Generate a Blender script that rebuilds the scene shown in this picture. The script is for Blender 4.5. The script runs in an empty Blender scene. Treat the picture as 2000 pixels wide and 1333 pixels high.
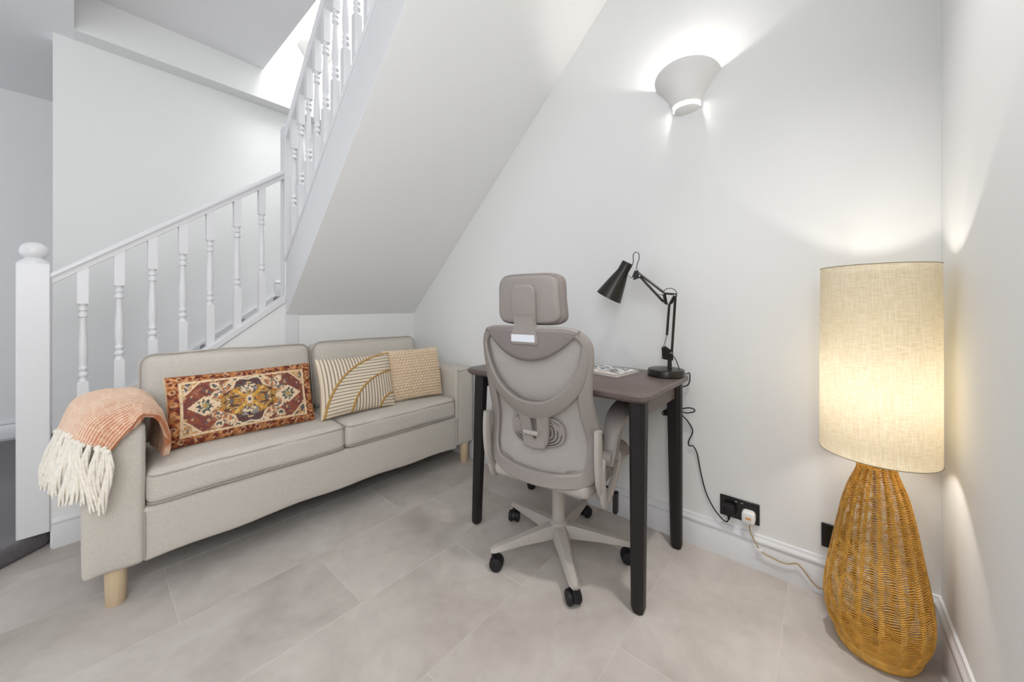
import bpy, bmesh, math, random
import numpy as np
from mathutils import Vector, Matrix, noise

random.seed(7)
np.random.seed(7)
scene = bpy.context.scene
COL = scene.collection
PI = math.pi

# ------------------------------------------------------------------ camera
CAM_H = 1.10
cam_d = bpy.data.cameras.new('camera')
cam_d.sensor_width = 36.0
cam_d.lens = 716.0 / 2000.0 * 36.0
cam_d.shift_y = -70.5 / 2000.0
cam_d.clip_start = 0.02
cam = bpy.data.objects.new('camera', cam_d)
cam.location = (0, 0, CAM_H)
cam.rotation_euler = (PI / 2, 0, math.radians(40.4 - 90.0))
COL.objects.link(cam)
scene.camera = cam

# ------------------------------------------------------------------ world, lights, exposure
world = bpy.data.worlds.new('world')
scene.world = world
world.use_nodes = True
world.node_tree.nodes['Background'].inputs[0].default_value = (0.93, 0.96, 1.0, 1)
world.node_tree.nodes['Background'].inputs[1].default_value = 0.15

def area_light(name, loc, rot, sx, sy, power, col):
    l = bpy.data.lights.new(name, 'AREA')
    l.shape = 'RECTANGLE'
    l.size = sx
    l.size_y = sy
    l.energy = power
    l.color = col
    o = bpy.data.objects.new(name, l)
    o.location = loc
    o.rotation_euler = rot
    COL.objects.link(o)
    return o

YR0 = -0.294
# area fills at windows added in the unseen wall behind the camera
area_light('window_daylight', (-3.02, 1.15, 1.45), (PI / 2, 0, -PI / 2), 2.5, 2.3, 14, (0.953, 0.98, 1.0))
area_light('hall_daylight', (-3.02, 3.55, 1.45), (PI / 2, 0, -PI / 2), 1.2, 2.1, 26, (0.84, 0.90, 1.0))
area_light('side_daylight', (-0.72, YR0 - 0.02, 1.80), (PI / 2, 0, 0), 1.5, 1.5, 47, (0.953, 0.98, 1.0))  # side fill at another added opening behind the camera
# spot fills added out of view at the ceiling
FILL_SPOTS = [(1.12, 0.02, 2.945, 132.0, 'over the lamp corner'), (0.45, 0.60, 2.945, 6.0, 'above the camera'), (0.45, 1.80, 2.945, 6.0, 'in front of the sofa')]
for x_, y_, z_, p_, _ in FILL_SPOTS:
    l_ = bpy.data.lights.new('downlight_light', 'SPOT')
    l_.energy = p_
    l_.color = (1.0, 0.98, 0.95)
    l_.spot_size = math.radians(76)
    l_.spot_blend = 1.0
    l_.shadow_soft_size = 0.06
    o_ = bpy.data.objects.new('downlight_light', l_)
    o_.location = (x_, y_, z_)
    COL.objects.link(o_)
# unseen area light added to brighten the stairwell and ceiling
area_light('stairwell_daylight', (1.35, 1.9, 4.55), (0, 0, 0), 0.8, 1.6, 54, (0.98, 0.99, 1.0))

vs = scene.view_settings
vs.view_transform = 'Standard'
vs.look = 'None'
vs.gamma = 1.0
vs.use_curve_mapping = False
vs.exposure = -0.11
scene.cycles.max_bounces = 8
scene.cycles.glossy_bounces = 3
scene.cycles.caustics_reflective = False
scene.cycles.caustics_refractive = False

# ------------------------------------------------------------------ materials
MATS = {}

def srgb(r, g, b):
    def f(c):
        c /= 255.0
        return c / 12.92 if c <= 0.04045 else ((c + 0.055) / 1.055) ** 2.4
    return (f(r), f(g), f(b), 1.0)

def mat(name, col, rough=0.6, spec=0.4, metal=0.0, var=0.0, vscale=8.0, bump=0.0, bscale=200.0,
        bdist=0.002, attr=None, sheen=0.0, coat=0.0, stretch=(1, 1, 1)):
    m = bpy.data.materials.new(name)
    m.use_nodes = True
    nt = m.node_tree
    p = nt.nodes['Principled BSDF']
    p.inputs['Base Color'].default_value = col
    p.inputs['Roughness'].default_value = rough
    p.inputs['Specular IOR Level'].default_value = spec
    p.inputs['Metallic'].default_value = metal
    if sheen:
        p.inputs['Sheen Weight'].default_value = sheen
    if coat:
        p.inputs['Coat Weight'].default_value = coat
    tc = nt.nodes.new('ShaderNodeTexCoord')
    mp = nt.nodes.new('ShaderNodeMapping')
    mp.inputs['Scale'].default_value = stretch
    nt.links.new(tc.outputs['Object'], mp.inputs['Vector'])
    src = None
    if attr:
        a = nt.nodes.new('ShaderNodeAttribute')
        a.attribute_name = attr
        src = a.outputs['Color']
    if var:
        n = nt.nodes.new('ShaderNodeTexNoise')
        n.inputs['Scale'].default_value = vscale
        n.inputs['Detail'].default_value = 5
        nt.links.new(mp.outputs['Vector'], n.inputs['Vector'])
        mr = nt.nodes.new('ShaderNodeMapRange')
        mr.inputs['From Min'].default_value = 0.3
        mr.inputs['From Max'].default_value = 0.7
        mr.inputs['To Min'].default_value = 1.0 - var
        mr.inputs['To Max'].default_value = 1.0 + var
        nt.links.new(n.outputs['Fac'], mr.inputs['Value'])
        mx = nt.nodes.new('ShaderNodeMix')
        mx.data_type = 'RGBA'
        mx.blend_type = 'MULTIPLY'
        mx.inputs['Factor'].default_value = 1.0
        if src is not None:
            nt.links.new(src, mx.inputs[6])
        else:
            mx.inputs[6].default_value = col
        nt.links.new(mr.outputs['Result'], mx.inputs[7])
        src = mx.outputs[2]
    if src is not None:
        nt.links.new(src, p.inputs['Base Color'])
    if bump:
        n2 = nt.nodes.new('ShaderNodeTexNoise')
        n2.inputs['Scale'].default_value = bscale
        n2.inputs['Detail'].default_value = 3
        nt.links.new(mp.outputs['Vector'], n2.inputs['Vector'])
        b = nt.nodes.new('ShaderNodeBump')
        b.inputs['Strength'].default_value = bump
        b.inputs['Distance'].default_value = bdist
        nt.links.new(n2.outputs['Fac'], b.inputs['Height'])
        nt.links.new(b.outputs['Normal'], p.inputs['Normal'])
    MATS[name] = m
    return m

mat('wall', srgb(238, 238, 237), 0.85, 0.2, var=0.006, vscale=2.0, bump=0.05, bscale=140, bdist=0.001)
mat('gloss_white', srgb(226, 226, 228), 0.32, 0.5, var=0.006, vscale=3)
mat('ceiling', srgb(243, 243, 244), 0.9, 0.2, var=0.005, vscale=2)
mat('carpet', srgb(112, 108, 112), 0.95, 0.1, var=0.18, vscale=130, bump=0.8, bscale=420, bdist=0.004, sheen=0.2)
mat('grout', srgb(218, 211, 203), 0.8, 0.2, var=0.03, vscale=30)
mat('sofa', srgb(204, 197, 187), 0.92, 0.15, var=0.07, vscale=170, bump=0.5, bscale=330, bdist=0.0015, sheen=0.15)
mat('sofa_seam', srgb(176, 168, 158), 0.92, 0.15, var=0.05, vscale=260)
mat('beech', srgb(216, 193, 160), 0.45, 0.4, var=0.05, vscale=18, stretch=(6, 6, 0.6))
mat('desk_wood', srgb(98, 85, 81), 0.36, 0.5, var=0.12, vscale=9, stretch=(12, 0.7, 12), bump=0.05, bscale=90)
mat('desk_leg', srgb(28, 24, 25), 0.45, 0.4, var=0.08, vscale=20, stretch=(6, 6, 0.6))
mat('chair_grey', srgb(152, 144, 139), 0.5, 0.4, var=0.02, vscale=40, bump=0.08, bscale=900, bdist=0.0004)
mat('chair_light', srgb(178, 171, 164), 0.5, 0.4, var=0.02, vscale=40, bump=0.08, bscale=900, bdist=0.0004)
mat('chair_pad', srgb(140, 131, 128), 0.6, 0.35, var=0.03, vscale=80)
mat('black_plastic', srgb(26, 24, 27), 0.5, 0.4, var=0.06, vscale=60)
mat('black_gloss', srgb(14, 14, 15), 0.25, 0.5, var=0.05, vscale=40)
mat('black_metal', srgb(38, 34, 30), 0.32, 0.6, metal=0.35, var=0.06, vscale=50)
mat('chrome', srgb(190, 190, 190), 0.2, 0.5, metal=1.0, var=0.02, vscale=40)
mat('plaster', srgb(236, 235, 233), 0.8, 0.2, var=0.01, vscale=20)
mat('rattan', srgb(224, 170, 76), 0.42, 0.45, var=0.2, vscale=55, bump=0.2, bscale=500, bdist=0.0006)
mat('gold_cord', srgb(176, 150, 100), 0.6, 0.3, var=0.2, vscale=300)
mat('plug_white', srgb(240, 239, 236), 0.35, 0.5, var=0.01, vscale=30)
mat('plug_sticker', srgb(226, 160, 96), 0.6, 0.3, var=0.05, vscale=90)
mat('white_label', srgb(228, 230, 236), 0.4, 0.4, var=0.02, vscale=60)
mat('kilim', (1, 1, 1, 1), 0.9, 0.1, attr='col', var=0.22, vscale=220, bump=0.4, bscale=600, bdist=0.0012)
mat('striped', (1, 1, 1, 1), 0.92, 0.1, attr='col', var=0.05, vscale=300, bump=0.3, bscale=600, bdist=0.001)
mat('knit', srgb(228, 206, 178), 0.95, 0.1, var=0.06, vscale=200, bump=0.4, bscale=500, bdist=0.0012)
mat('throw', (1, 1, 1, 1), 0.95, 0.1, attr='col', var=0.08, vscale=260, bump=0.4, bscale=450, bdist=0.0015)
mat('fringe', srgb(241, 234, 222), 0.95, 0.1, var=0.08, vscale=90, bump=0.5, bscale=500, bdist=0.001)
mat('cord_trim', srgb(196, 158, 98), 0.9, 0.1, var=0.2, vscale=300)
mat('paper', srgb(232, 228, 222), 0.7, 0.2, var=0.02, vscale=300)
mat('cover', (1, 1, 1, 1), 0.35, 0.4, attr='col', var=0.02, vscale=100)

# floor tile: cloudy stone print
def floor_material():
    m = bpy.data.materials.new('stone_tile')
    m.use_nodes = True
    nt = m.node_tree
    p = nt.nodes['Principled BSDF']
    p.inputs['Roughness'].default_value = 0.55
    p.inputs['Specular IOR Level'].default_value = 0.3
    tc = nt.nodes.new('ShaderNodeTexCoord')
    oi = nt.nodes.new('ShaderNodeObjectInfo')
    add = nt.nodes.new('ShaderNodeVectorMath')
    add.operation = 'MULTIPLY_ADD'
    cmb = nt.nodes.new('ShaderNodeCombineXYZ')
    for i in range(3):
        nt.links.new(oi.outputs['Random'], cmb.inputs[i])
    nt.links.new(cmb.outputs[0], add.inputs[0])
    add.inputs[1].default_value = (7.0, 13.0, 5.0)
    nt.links.new(tc.outputs['Object'], add.inputs[2])
    n1 = nt.nodes.new('ShaderNodeTexNoise')
    n1.inputs['Scale'].default_value = 3.2
    n1.inputs['Detail'].default_value = 7
    n1.inputs['Roughness'].default_value = 0.62
    n1.inputs['Distortion'].default_value = 0.4
    nt.links.new(add.outputs[0], n1.inputs['Vector'])
    r = nt.nodes.new('ShaderNodeValToRGB')
    e = r.color_ramp.elements
    e[0].position = 0.30
    e[0].color = srgb(176, 167, 160)
    e[1].position = 0.72
    e[1].color = srgb(205, 199, 192)
    k = r.color_ramp.elements.new(0.5)
    k.color = srgb(192, 184, 177)
    nt.links.new(n1.outputs['Fac'], r.inputs['Fac'])
    n2 = nt.nodes.new('ShaderNodeTexNoise')
    n2.inputs['Scale'].default_value = 22
    n2.inputs['Detail'].default_value = 6
    nt.links.new(add.outputs[0], n2.inputs['Vector'])
    mr = nt.nodes.new('ShaderNodeMapRange')
    mr.inputs['From Min'].default_value = 0.3
    mr.inputs['From Max'].default_value = 0.7
    mr.inputs['To Min'].default_value = 0.965
    mr.inputs['To Max'].default_value = 1.035
    nt.links.new(n2.outputs['Fac'], mr.inputs['Value'])
    mx = nt.nodes.new('ShaderNodeMix')
    mx.data_type = 'RGBA'
    mx.blend_type = 'MULTIPLY'
    mx.inputs['Factor'].default_value = 1.0
    nt.links.new(r.outputs['Color'], mx.inputs[6])
    nt.links.new(mr.outputs['Result'], mx.inputs[7])
    nt.links.new(mx.outputs[2], p.inputs['Base Color'])
    MATS['stone_tile'] = m

floor_material()

def shade_material():
    m = bpy.data.materials.new('linen_shade')
    m.use_nodes = True
    nt = m.node_tree
    for n in list(nt.nodes):
        if n.type == 'BSDF_PRINCIPLED':
            nt.nodes.remove(n)
    out = [n for n in nt.nodes if n.type == 'OUTPUT_MATERIAL'][0]
    tc = nt.nodes.new('ShaderNodeTexCoord')
    cols = []
    for sc_ in ((60, 60, 900), (900, 900, 40)):
        mp = nt.nodes.new('ShaderNodeMapping')
        mp.inputs['Scale'].default_value = sc_
        nt.links.new(tc.outputs['Object'], mp.inputs['Vector'])
        n = nt.nodes.new('ShaderNodeTexNoise')
        n.inputs['Scale'].default_value = 0.6
        n.inputs['Detail'].default_value = 3
        nt.links.new(mp.outputs['Vector'], n.inputs['Vector'])
        cols.append(n.outputs['Fac'])
    av = nt.nodes.new('ShaderNodeMath')
    av.operation = 'ADD'
    nt.links.new(cols[0], av.inputs[0])
    nt.links.new(cols[1], av.inputs[1])
    r = nt.nodes.new('ShaderNodeValToRGB')
    e = r.color_ramp.elements
    e[0].position = 0.30
    e[0].color = srgb(214, 199, 164)
    e[1].position = 0.62
    e[1].color = srgb(243, 235, 216)
    half = nt.nodes.new('ShaderNodeMath')
    half.operation = 'MULTIPLY'
    half.inputs[1].default_value = 0.5
    nt.links.new(av.outputs[0], half.inputs[0])
    nt.links.new(half.outputs[0], r.inputs['Fac'])
    d = nt.nodes.new('ShaderNodeBsdfDiffuse')
    t = nt.nodes.new('ShaderNodeBsdfTranslucent')
    nt.links.new(r.outputs['Color'], d.inputs['Color'])
    nt.links.new(r.outputs['Color'], t.inputs['Color'])
    mix = nt.nodes.new('ShaderNodeMixShader')
    mix.inputs[0].default_value = 0.32
    nt.links.new(d.outputs[0], mix.inputs[1])
    nt.links.new(t.outputs[0], mix.inputs[2])
    nt.links.new(mix.outputs[0], out.inputs['Surface'])
    MATS['linen_shade'] = m

shade_material()

def mesh_fabric_material():
    m = bpy.data.materials.new('mesh_fabric')
    m.use_nodes = True
    nt = m.node_tree
    p = nt.nodes['Principled BSDF']
    p.inputs['Base Color'].default_value = srgb(176, 170, 165)
    p.inputs['Roughness'].default_value = 0.8
    out = [n for n in nt.nodes if n.type == 'OUTPUT_MATERIAL'][0]
    tc = nt.nodes.new('ShaderNodeTexCoord')
    v = nt.nodes.new('ShaderNodeTexVoronoi')
    v.inputs['Scale'].default_value = 420
    nt.links.new(tc.outputs['Object'], v.inputs['Vector'])
    mr = nt.nodes.new('ShaderNodeMapRange')
    mr.inputs['From Min'].default_value = 0.0
    mr.inputs['From Max'].default_value = 0.6
    mr.inputs['To Min'].default_value = 0.3
    mr.inputs['To Max'].default_value = 0.0
    nt.links.new(v.outputs['Distance'], mr.inputs['Value'])
    tr = nt.nodes.new('ShaderNodeBsdfTransparent')
    mix = nt.nodes.new('ShaderNodeMixShader')
    nt.links.new(mr.outputs['Result'], mix.inputs[0])
    nt.links.new(p.outputs[0], mix.inputs[1])
    nt.links.new(tr.outputs[0], mix.inputs[2])
    nt.links.new(mix.outputs[0], out.inputs['Surface'])
    MATS['mesh_fabric'] = m

mesh_fabric_material()

def bulb_material(name, col, s):
    m = bpy.data.materials.new(name)
    m.use_nodes = True
    p = m.node_tree.nodes['Principled BSDF']
    p.inputs['Base Color'].default_value = col
    p.inputs['Emission Color'].default_value = col
    p.inputs['Emission Strength'].default_value = s
    MATS[name] = m

bulb_material('bulb', (1, 0.93, 0.82, 1), 6.0)

def glass_material():
    m = bpy.data.materials.new('glass')
    m.use_nodes = True
    nt = m.node_tree
    out = [n for n in nt.nodes if n.type == 'OUTPUT_MATERIAL'][0]
    tr = nt.nodes.new('ShaderNodeBsdfTransparent')
    gl = nt.nodes.new('ShaderNodeBsdfGlossy')
    gl.inputs['Roughness'].default_value = 0.05
    mix = nt.nodes.new('ShaderNodeMixShader')
    mix.inputs[0].default_value = 0.06
    nt.links.new(tr.outputs[0], mix.inputs[1])
    nt.links.new(gl.outputs[0], mix.inputs[2])
    nt.links.new(mix.outputs[0], out.inputs['Surface'])
    MATS['glass'] = m

glass_material()

# ------------------------------------------------------------------ mesh helpers
class MB:
    def __init__(self):
        self.v = []
        self.f = []
        self.c = None

    def add(self, vs_, fs_):
        b = len(self.v)
        self.v += [tuple(p) for p in vs_]
        self.f += [tuple(i + b for i in f) for f in fs_]
        return self

    def box(self, a, b):
        x0, y0, z0 = a
        x1, y1, z1 = b
        vs_ = [(x0, y0, z0), (x1, y0, z0), (x1, y1, z0), (x0, y1, z0), (x0, y0, z1), (x1, y0, z1), (x1, y1, z1), (x0, y1, z1)]
        return self.add(vs_, [(3, 2, 1, 0), (4, 5, 6, 7), (0, 1, 5, 4), (1, 2, 6, 5), (2, 3, 7, 6), (3, 0, 4, 7)])

    def hexa(self, bot, top):
        return self.add(list(bot) + list(top), [(3, 2, 1, 0), (4, 5, 6, 7), (0, 1, 5, 4), (1, 2, 6, 5), (2, 3, 7, 6), (3, 0, 4, 7)])

    def prism(self, poly, fn0, fn1):
        n = len(poly)
        a = [fn0(p) for p in poly]
        b = [fn1(p) for p in poly]
        fs_ = [tuple(range(n - 1, -1, -1)), tuple(range(n, 2 * n))]
        for i in range(n):
            j = (i + 1) % n
            fs_.append((i, j, n + j, n + i))
        return self.add(a + b, fs_)

    def rings(self, rs, close=False, caps=True):
        """rs: list of rings (each equal-length list of points, closed)"""
        n = len(rs[0])
        m = len(rs)
        vs_ = [p for r in rs for p in r]
        fs_ = []
        for i in range(m if close else m - 1):
            k = (i + 1) % m
            for j in range(n):
                l = (j + 1) % n
                fs_.append((i * n + j, i * n + l, k * n + l, k * n + j))
        if caps and not close:
            fs_.append(tuple(range(n - 1, -1, -1)))
            fs_.append(tuple(range((m - 1) * n, m * n)))
        return self.add(vs_, fs_)

    def tube(self, pts, r, n=8, close=False, sq=None):
        pts = [Vector(p) for p in pts]
        m = len(pts)
        rad = r if isinstance(r, (list, tuple)) else [r] * m
        rs = []
        prev = None
        for i, p in enumerate(pts):
            if close:
                t = pts[(i + 1) % m] - pts[i - 1]
            else:
                t = pts[min(i + 1, m - 1)] - pts[max(i - 1, 0)]
            if t.length < 1e-9:
                t = Vector((0, 0, 1))
            t.normalize()
            if prev is None:
                up = Vector((0, 0, 1)) if abs(t.z) < 0.9 else Vector((0, 1, 0))
                u = t.cross(up).normalized()
            else:
                u = prev - t * prev.dot(t)
                if u.length < 1e-6:
                    u = t.orthogonal()
                u.normalize()
            w = t.cross(u)
            prev = u
            rs.append([p + (u * math.cos(2 * PI * k / n) + w * math.sin(2 * PI * k / n)) * rad[i] for k in range(n)])
        return self.rings(rs, close=close)

    def lathe(self, prof, n=24, c=(0, 0, 0), ax=None, ang0=0.0, ang1=2 * PI):
        """prof: list of (r,z); revolve about z through c (or about a frame ax=(u,v,w))"""
        c = Vector(c)
        if ax is None:
            ax = (Vector((1, 0, 0)), Vector((0, 1, 0)), Vector((0, 0, 1)))
        u, v, w = ax
        full = abs(ang1 - ang0 - 2 * PI) < 1e-6
        k = n if full else n + 1
        vs_ = []
        for r, z in prof:
            for i in range(k):
                a = ang0 + (ang1 - ang0) * i / n
                vs_.append(c + u * (r * math.cos(a)) + v * (r * math.sin(a)) + w * z)
        fs_ = []
        for i in range(len(prof) - 1):
            for j in range(n):
                l = (j + 1) % k
                fs_.append((i * k + j, i * k + l, (i + 1) * k + l, (i + 1) * k + j))
        if full:
            if prof[0][0] > 1e-6:
                fs_.append(tuple(range(k - 1, -1, -1)))
            if prof[-1][0] > 1e-6:
                b = (len(prof) - 1) * k
                fs_.append(tuple(range(b, b + k)))
        return self.add(vs_, fs_)

    def grid(self, P, wrap_u=False):
        """P[i][j] grid of points"""
        m, n = len(P), len(P[0])
        vs_ = [p for r in P for p in r]
        fs_ = []
        for i in range(m if wrap_u else m - 1):
            k = (i + 1) % m
            for j in range(n - 1):
                fs_.append((i * n + j, k * n + j, k * n + j + 1, i * n + j + 1))
        return self.add(vs_, fs_)

ROOTM = {}

def setp(o, label=None, cat=None, group=None, kind=None):
    if label:
        o['label'] = label
    if cat:
        o['category'] = cat
    if group:
        o['group'] = group
    if kind:
        o['kind'] = kind
    return o

def build(name, mb, material, parent=None, world=True, smooth=None, bevel=0.0, bseg=2, sub=0, label=None, cat=None,
          group=None, kind=None, colors=None, origin=None, solid=0.0):
    vs_ = mb.v
    M = None
    if parent is not None and world:
        M = ROOTM[parent.name].inverted()
        vs_ = [M @ Vector(p) for p in vs_]
    loc = None
    if parent is None and origin is None and vs_:
        xs = [p[0] for p in vs_]
        ys = [p[1] for p in vs_]
        zs = [p[2] for p in vs_]
        origin = ((min(xs) + max(xs)) / 2, (min(ys) + max(ys)) / 2, min(zs))
    if parent is None and origin is not None:
        ox, oy, oz = origin
        vs_ = [(p[0] - ox, p[1] - oy, p[2] - oz) for p in vs_]
        loc = origin
    me = bpy.data.meshes.new(name)
    me.from_pydata([tuple(p) for p in vs_], [], mb.f)
    me.update()
    bm = bmesh.new()
    bm.from_mesh(me)
    bmesh.ops.recalc_face_normals(bm, faces=bm.faces)
    bm.to_mesh(me)
    bm.free()
    me.materials.append(MATS[material])
    if colors is not None:
        at = me.color_attributes.new('col', 'FLOAT_COLOR', 'POINT')
        arr = np.ones((len(me.vertices), 4), dtype=np.float32)
        arr[:, :3] = colors
        at.data.foreach_set('color', arr.ravel())
    o = bpy.data.objects.new(name, me)
    COL.objects.link(o)
    if loc is not None:
        o.location = loc
    if parent is not None:
        o.parent = parent
        ROOTM[o.name] = ROOTM[parent.name]
    else:
        ROOTM[o.name] = Matrix.Translation(loc) if loc is not None else Matrix.Identity(4)
    if bevel:
        b = o.modifiers.new('bevel', 'BEVEL')
        b.width = bevel
        b.segments = bseg
        b.limit_method = 'ANGLE'
        b.angle_limit = math.radians(35)
    if solid:
        s = o.modifiers.new('solid', 'SOLIDIFY')
        s.thickness = solid
        s.offset = 0
    if sub:
        s = o.modifiers.new('sub', 'SUBSURF')
        s.levels = sub
        s.render_levels = sub
    if smooth is None:
        smooth = True
    if smooth:
        me.shade_smooth() if hasattr(me, 'shade_smooth') else None
        try:
            me.set_sharp_from_angle(angle=math.radians(38))
        except Exception:
            pass
    setp(o, label, cat, group, kind)
    return o

def thing(name, label, cat, loc, rz=0.0, group=None, kind=None):
    o = bpy.data.objects.new(name, None)
    o.empty_display_size = 0.1
    COL.objects.link(o)
    o.location = loc
    o.rotation_euler = (0, 0, rz)
    ROOTM[o.name] = Matrix.Translation(Vector(loc)) @ Matrix.Rotation(rz, 4, 'Z')
    return setp(o, label, cat, group, kind)

def copy_part(src, parent, M):
    o = src.copy()
    COL.objects.link(o)
    o.parent = parent
    o.matrix_local = M
    return o

def catmull(pts, n=8, close=False):
    P = [np.array(p, float) for p in pts]
    m = len(P)
    out = []
    segs = m if close else m - 1
    for i in range(segs):
        if close:
            p0, p1, p2, p3 = P[(i - 1) % m], P[i], P[(i + 1) % m], P[(i + 2) % m]
        else:
            p1, p2 = P[i], P[i + 1]
            p0 = P[i - 1] if i > 0 else 2 * p1 - p2
            p3 = P[i + 2] if i + 2 < m else 2 * p2 - p1
        for k in range(n):
            t = k / n
            out.append(0.5 * (2 * p1 + (p2 - p0) * t + (2 * p0 - 5 * p1 + 4 * p2 - p3) * t * t + (3 * p1 - p0 - 3 * p2 + p3) * t ** 3))
    if not close:
        out.append(P[-1])
    return out

def soft_box(a, b, r, n=14, puff=(0, 0, 0), wr=0.0, wscale=6.0, seed=0.0):
    """rounded, puffed box as a closed quad grid"""
    a = np.array(a, float)
    b = np.array(b, float)
    c = (a + b) / 2
    h = (b - a) / 2
    mb = MB()
    idx = {}

    def vid(p):
        k = tuple(np.round(p, 6))
        if k not in idx:
            idx[k] = len(mb.v)
            q = np.array(p)
            pos = q * h
            inner = np.clip(pos, -(h - r), h - r)
            dlt = pos - inner
            L = np.linalg.norm(dlt)
            if L > 1e-9:
                # keep roundness by projecting onto sphere of radius r
                mxv = np.max(np.abs(dlt))
                pos = inner + dlt / L * (r if mxv > r * 0.999 else L)
            u = q
            for ax in range(3):
                if puff[ax] and abs(u[ax]) > 0.999:
                    o1, o2 = [i for i in range(3) if i != ax]
                    s = (1 - u[o1] ** 4) * (1 - u[o2] ** 4)
                    pos[ax] += np.sign(u[ax]) * puff[ax] * s
            w = c + pos
            if wr:
                nz = noise.noise(Vector((w[0] * wscale + seed, w[1] * wscale, w[2] * wscale)))
                nz2 = noise.noise(Vector((w[0] * wscale * 2.7, w[1] * wscale * 2.7 + seed, w[2] * wscale * 2.7)))
                d = u / max(1e-6, np.linalg.norm(u))
                w = w + d * wr * (nz + 0.4 * nz2)
            mb.v.append(tuple(w))
        return idx[k]

    # non-uniform spacing so edges keep resolution
    t = np.linspace(-1, 1, n + 1)
    for ax in range(3):
        o1, o2 = [i for i in range(3) if i != ax]
        def tt(i, ax_):
            e = r / h[ax_]
            ts = list(np.linspace(-1, -1 + e, 4)) + list(np.linspace(-1 + e, 1 - e, n)[1:-1]) + list(np.linspace(1 - e, 1, 4))
            return ts
        t1, t2 = tt(0, o1), tt(0, o2)
        for s in (-1, 1):
            for i in range(len(t1) - 1):
                for j in range(len(t2) - 1):
                    q = []
                    for (x, y) in ((t1[i], t2[j]), (t1[i + 1], t2[j]), (t1[i + 1], t2[j + 1]), (t1[i], t2[j + 1])):
                        p = [0, 0, 0]
                        p[ax] = s
                        p[o1] = x
                        p[o2] = y
                        q.append(vid(p))
                    mb.f.append(tuple(q))
    return mb

# ------------------------------------------------------------------ room dimensions
XD = 1.835        # desk wall
YS = 2.66         # wall behind the sofa (under the stairs)
YR = -0.294       # right wall
YW = 3.50         # wall behind the lower flight
YB = 3.37         # bulkhead face
XB = -3.10        # unseen wall behind the camera
ZC = 2.96         # ceiling
ZL = 2.727        # lower (hall) ceiling
YH = 4.70         # far hall wall
ZT = 4.70         # top of stairwell

# floor with tiles: rows along X, 0.3975 deep, tile length 0.80
def make_floor():
    mb = MB().box((XB - 0.1, YR - 0.1, -0.10), (XD + 0.1, YH + 0.1, -0.0011))
    fl = build('floor', mb, 'grout', kind='structure', origin=(0, 0, 0), label='pale stone-look tiled floor with thin light joints')
    RH, TL, G = 0.3975, 0.90, 0.0023
    cache = {}
    off = [0.22, 0.62, 0.02, 0.42]
    row0 = 0.505
    r = -3
    while row0 + r * RH < YS + 0.05:
        y0 = row0 + r * RH
        y1 = y0 + RH
        ya, yb = max(y0, YR), min(y1, YS + 0.1)
        if yb - ya > 0.02:
            k = (r % 2)
            x = 0.22 - TL * 5 + (0.0 if (r % 2) else 0.45) + (0.0 if r != 0 else 0.0)
            while x < XD:
                xa, xb = max(x, XB), min(x + TL, XD)
                if xb - xa > 0.02:
                    key = (round(xb - xa, 3), round(yb - ya, 3))
                    if key not in cache:
                        w, d = key
                        m = MB()
                        g = G / 2
                        ch = 0.0005
                        bot = [(g, g, -0.0011), (w - g, g, -0.0011), (w - g, d - g, -0.0011), (g, d - g, -0.0011)]
                        mid = [(g, g, -ch), (w - g, g, -ch), (w - g, d - g, -ch), (g, d - g, -ch)]
                        top = [(g + ch, g + ch, 0), (w - g - ch, g + ch, 0), (w - g - ch, d - g - ch, 0), (g + ch, d - g - ch, 0)]
                        m.rings([bot, mid, top])
                        o = build('tile', m, 'stone_tile', parent=fl, world=False, smooth=False)
                        o.location = (xa, ya, 0)
                        cache[key] = o
                    else:
                        o = cache[key].copy()
                        COL.objects.link(o)
                        o.parent = fl
                        o.location = (xa, ya, 0)
                x += TL
        r += 1
    return fl

make_floor()

def struct(name, mb, material='wall', **kw):
    return build(name, mb, material, kind='structure', smooth=kw.pop('smooth', False), **kw)

T = 0.12
struct('wall_right', MB().box((XD, YR - T, 0), (XD + T, YW + 0.3, ZT)))                       # desk wall
WN = (-1.52, 0.08)  # opening added in the near wall for the side fill
struct('wall_near', MB().box((XB, YR - T, 0), (WN[0], YR, ZT)).box((WN[1], YR - T, 0), (XD, YR, ZT)).box((WN[0], YR - T, 0), (WN[1], YR, 0.95)).box((WN[0], YR - T, 2.62), (WN[1], YR, ZT)))                                  # wall beside the floor lamp
struct('wall_stair', MB().box((-0.11, YW, 0), (XD, YW + 0.12, ZL)))                           # behind lower flight
struct('trim_1', MB().box((-0.027, YB, ZL), (XD, YW + 0.12, ZT)), 'wall')                     # bulkhead above it
struct('wall_far', MB().box((XB, YH, 0), (XD + T, YH + T, ZL + 0.3)))
struct('ceiling', MB().box((-0.027, YR, ZC), (0.93, YB, ZC + 0.12)), 'ceiling')
struct('ceiling_hall', MB().box((XB, YR, ZL), (-0.027, YB, ZC + 0.12)).box((XB, YB, ZL), (-0.027, YH, ZC + 0.12)).box((-0.027, YW + 0.12, ZL), (XD, YH, ZL + 0.1)), 'ceiling')
struct('ceiling_landing', MB().box((0.93, YR, ZC), (XD, 0.30, ZC + 0.12)), 'ceiling')
struct('ceiling_stairwell', MB().box((0.80, YR, ZT), (XD + T, YW, ZT + 0.1)), 'ceiling')
struct('wall_stairwell', MB().box((0.80, YR, ZC + 0.12), (0.93, YB, ZT)).box((0.93, YR, ZC + 0.12), (XD, YR + 0.10, ZT)))

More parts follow.
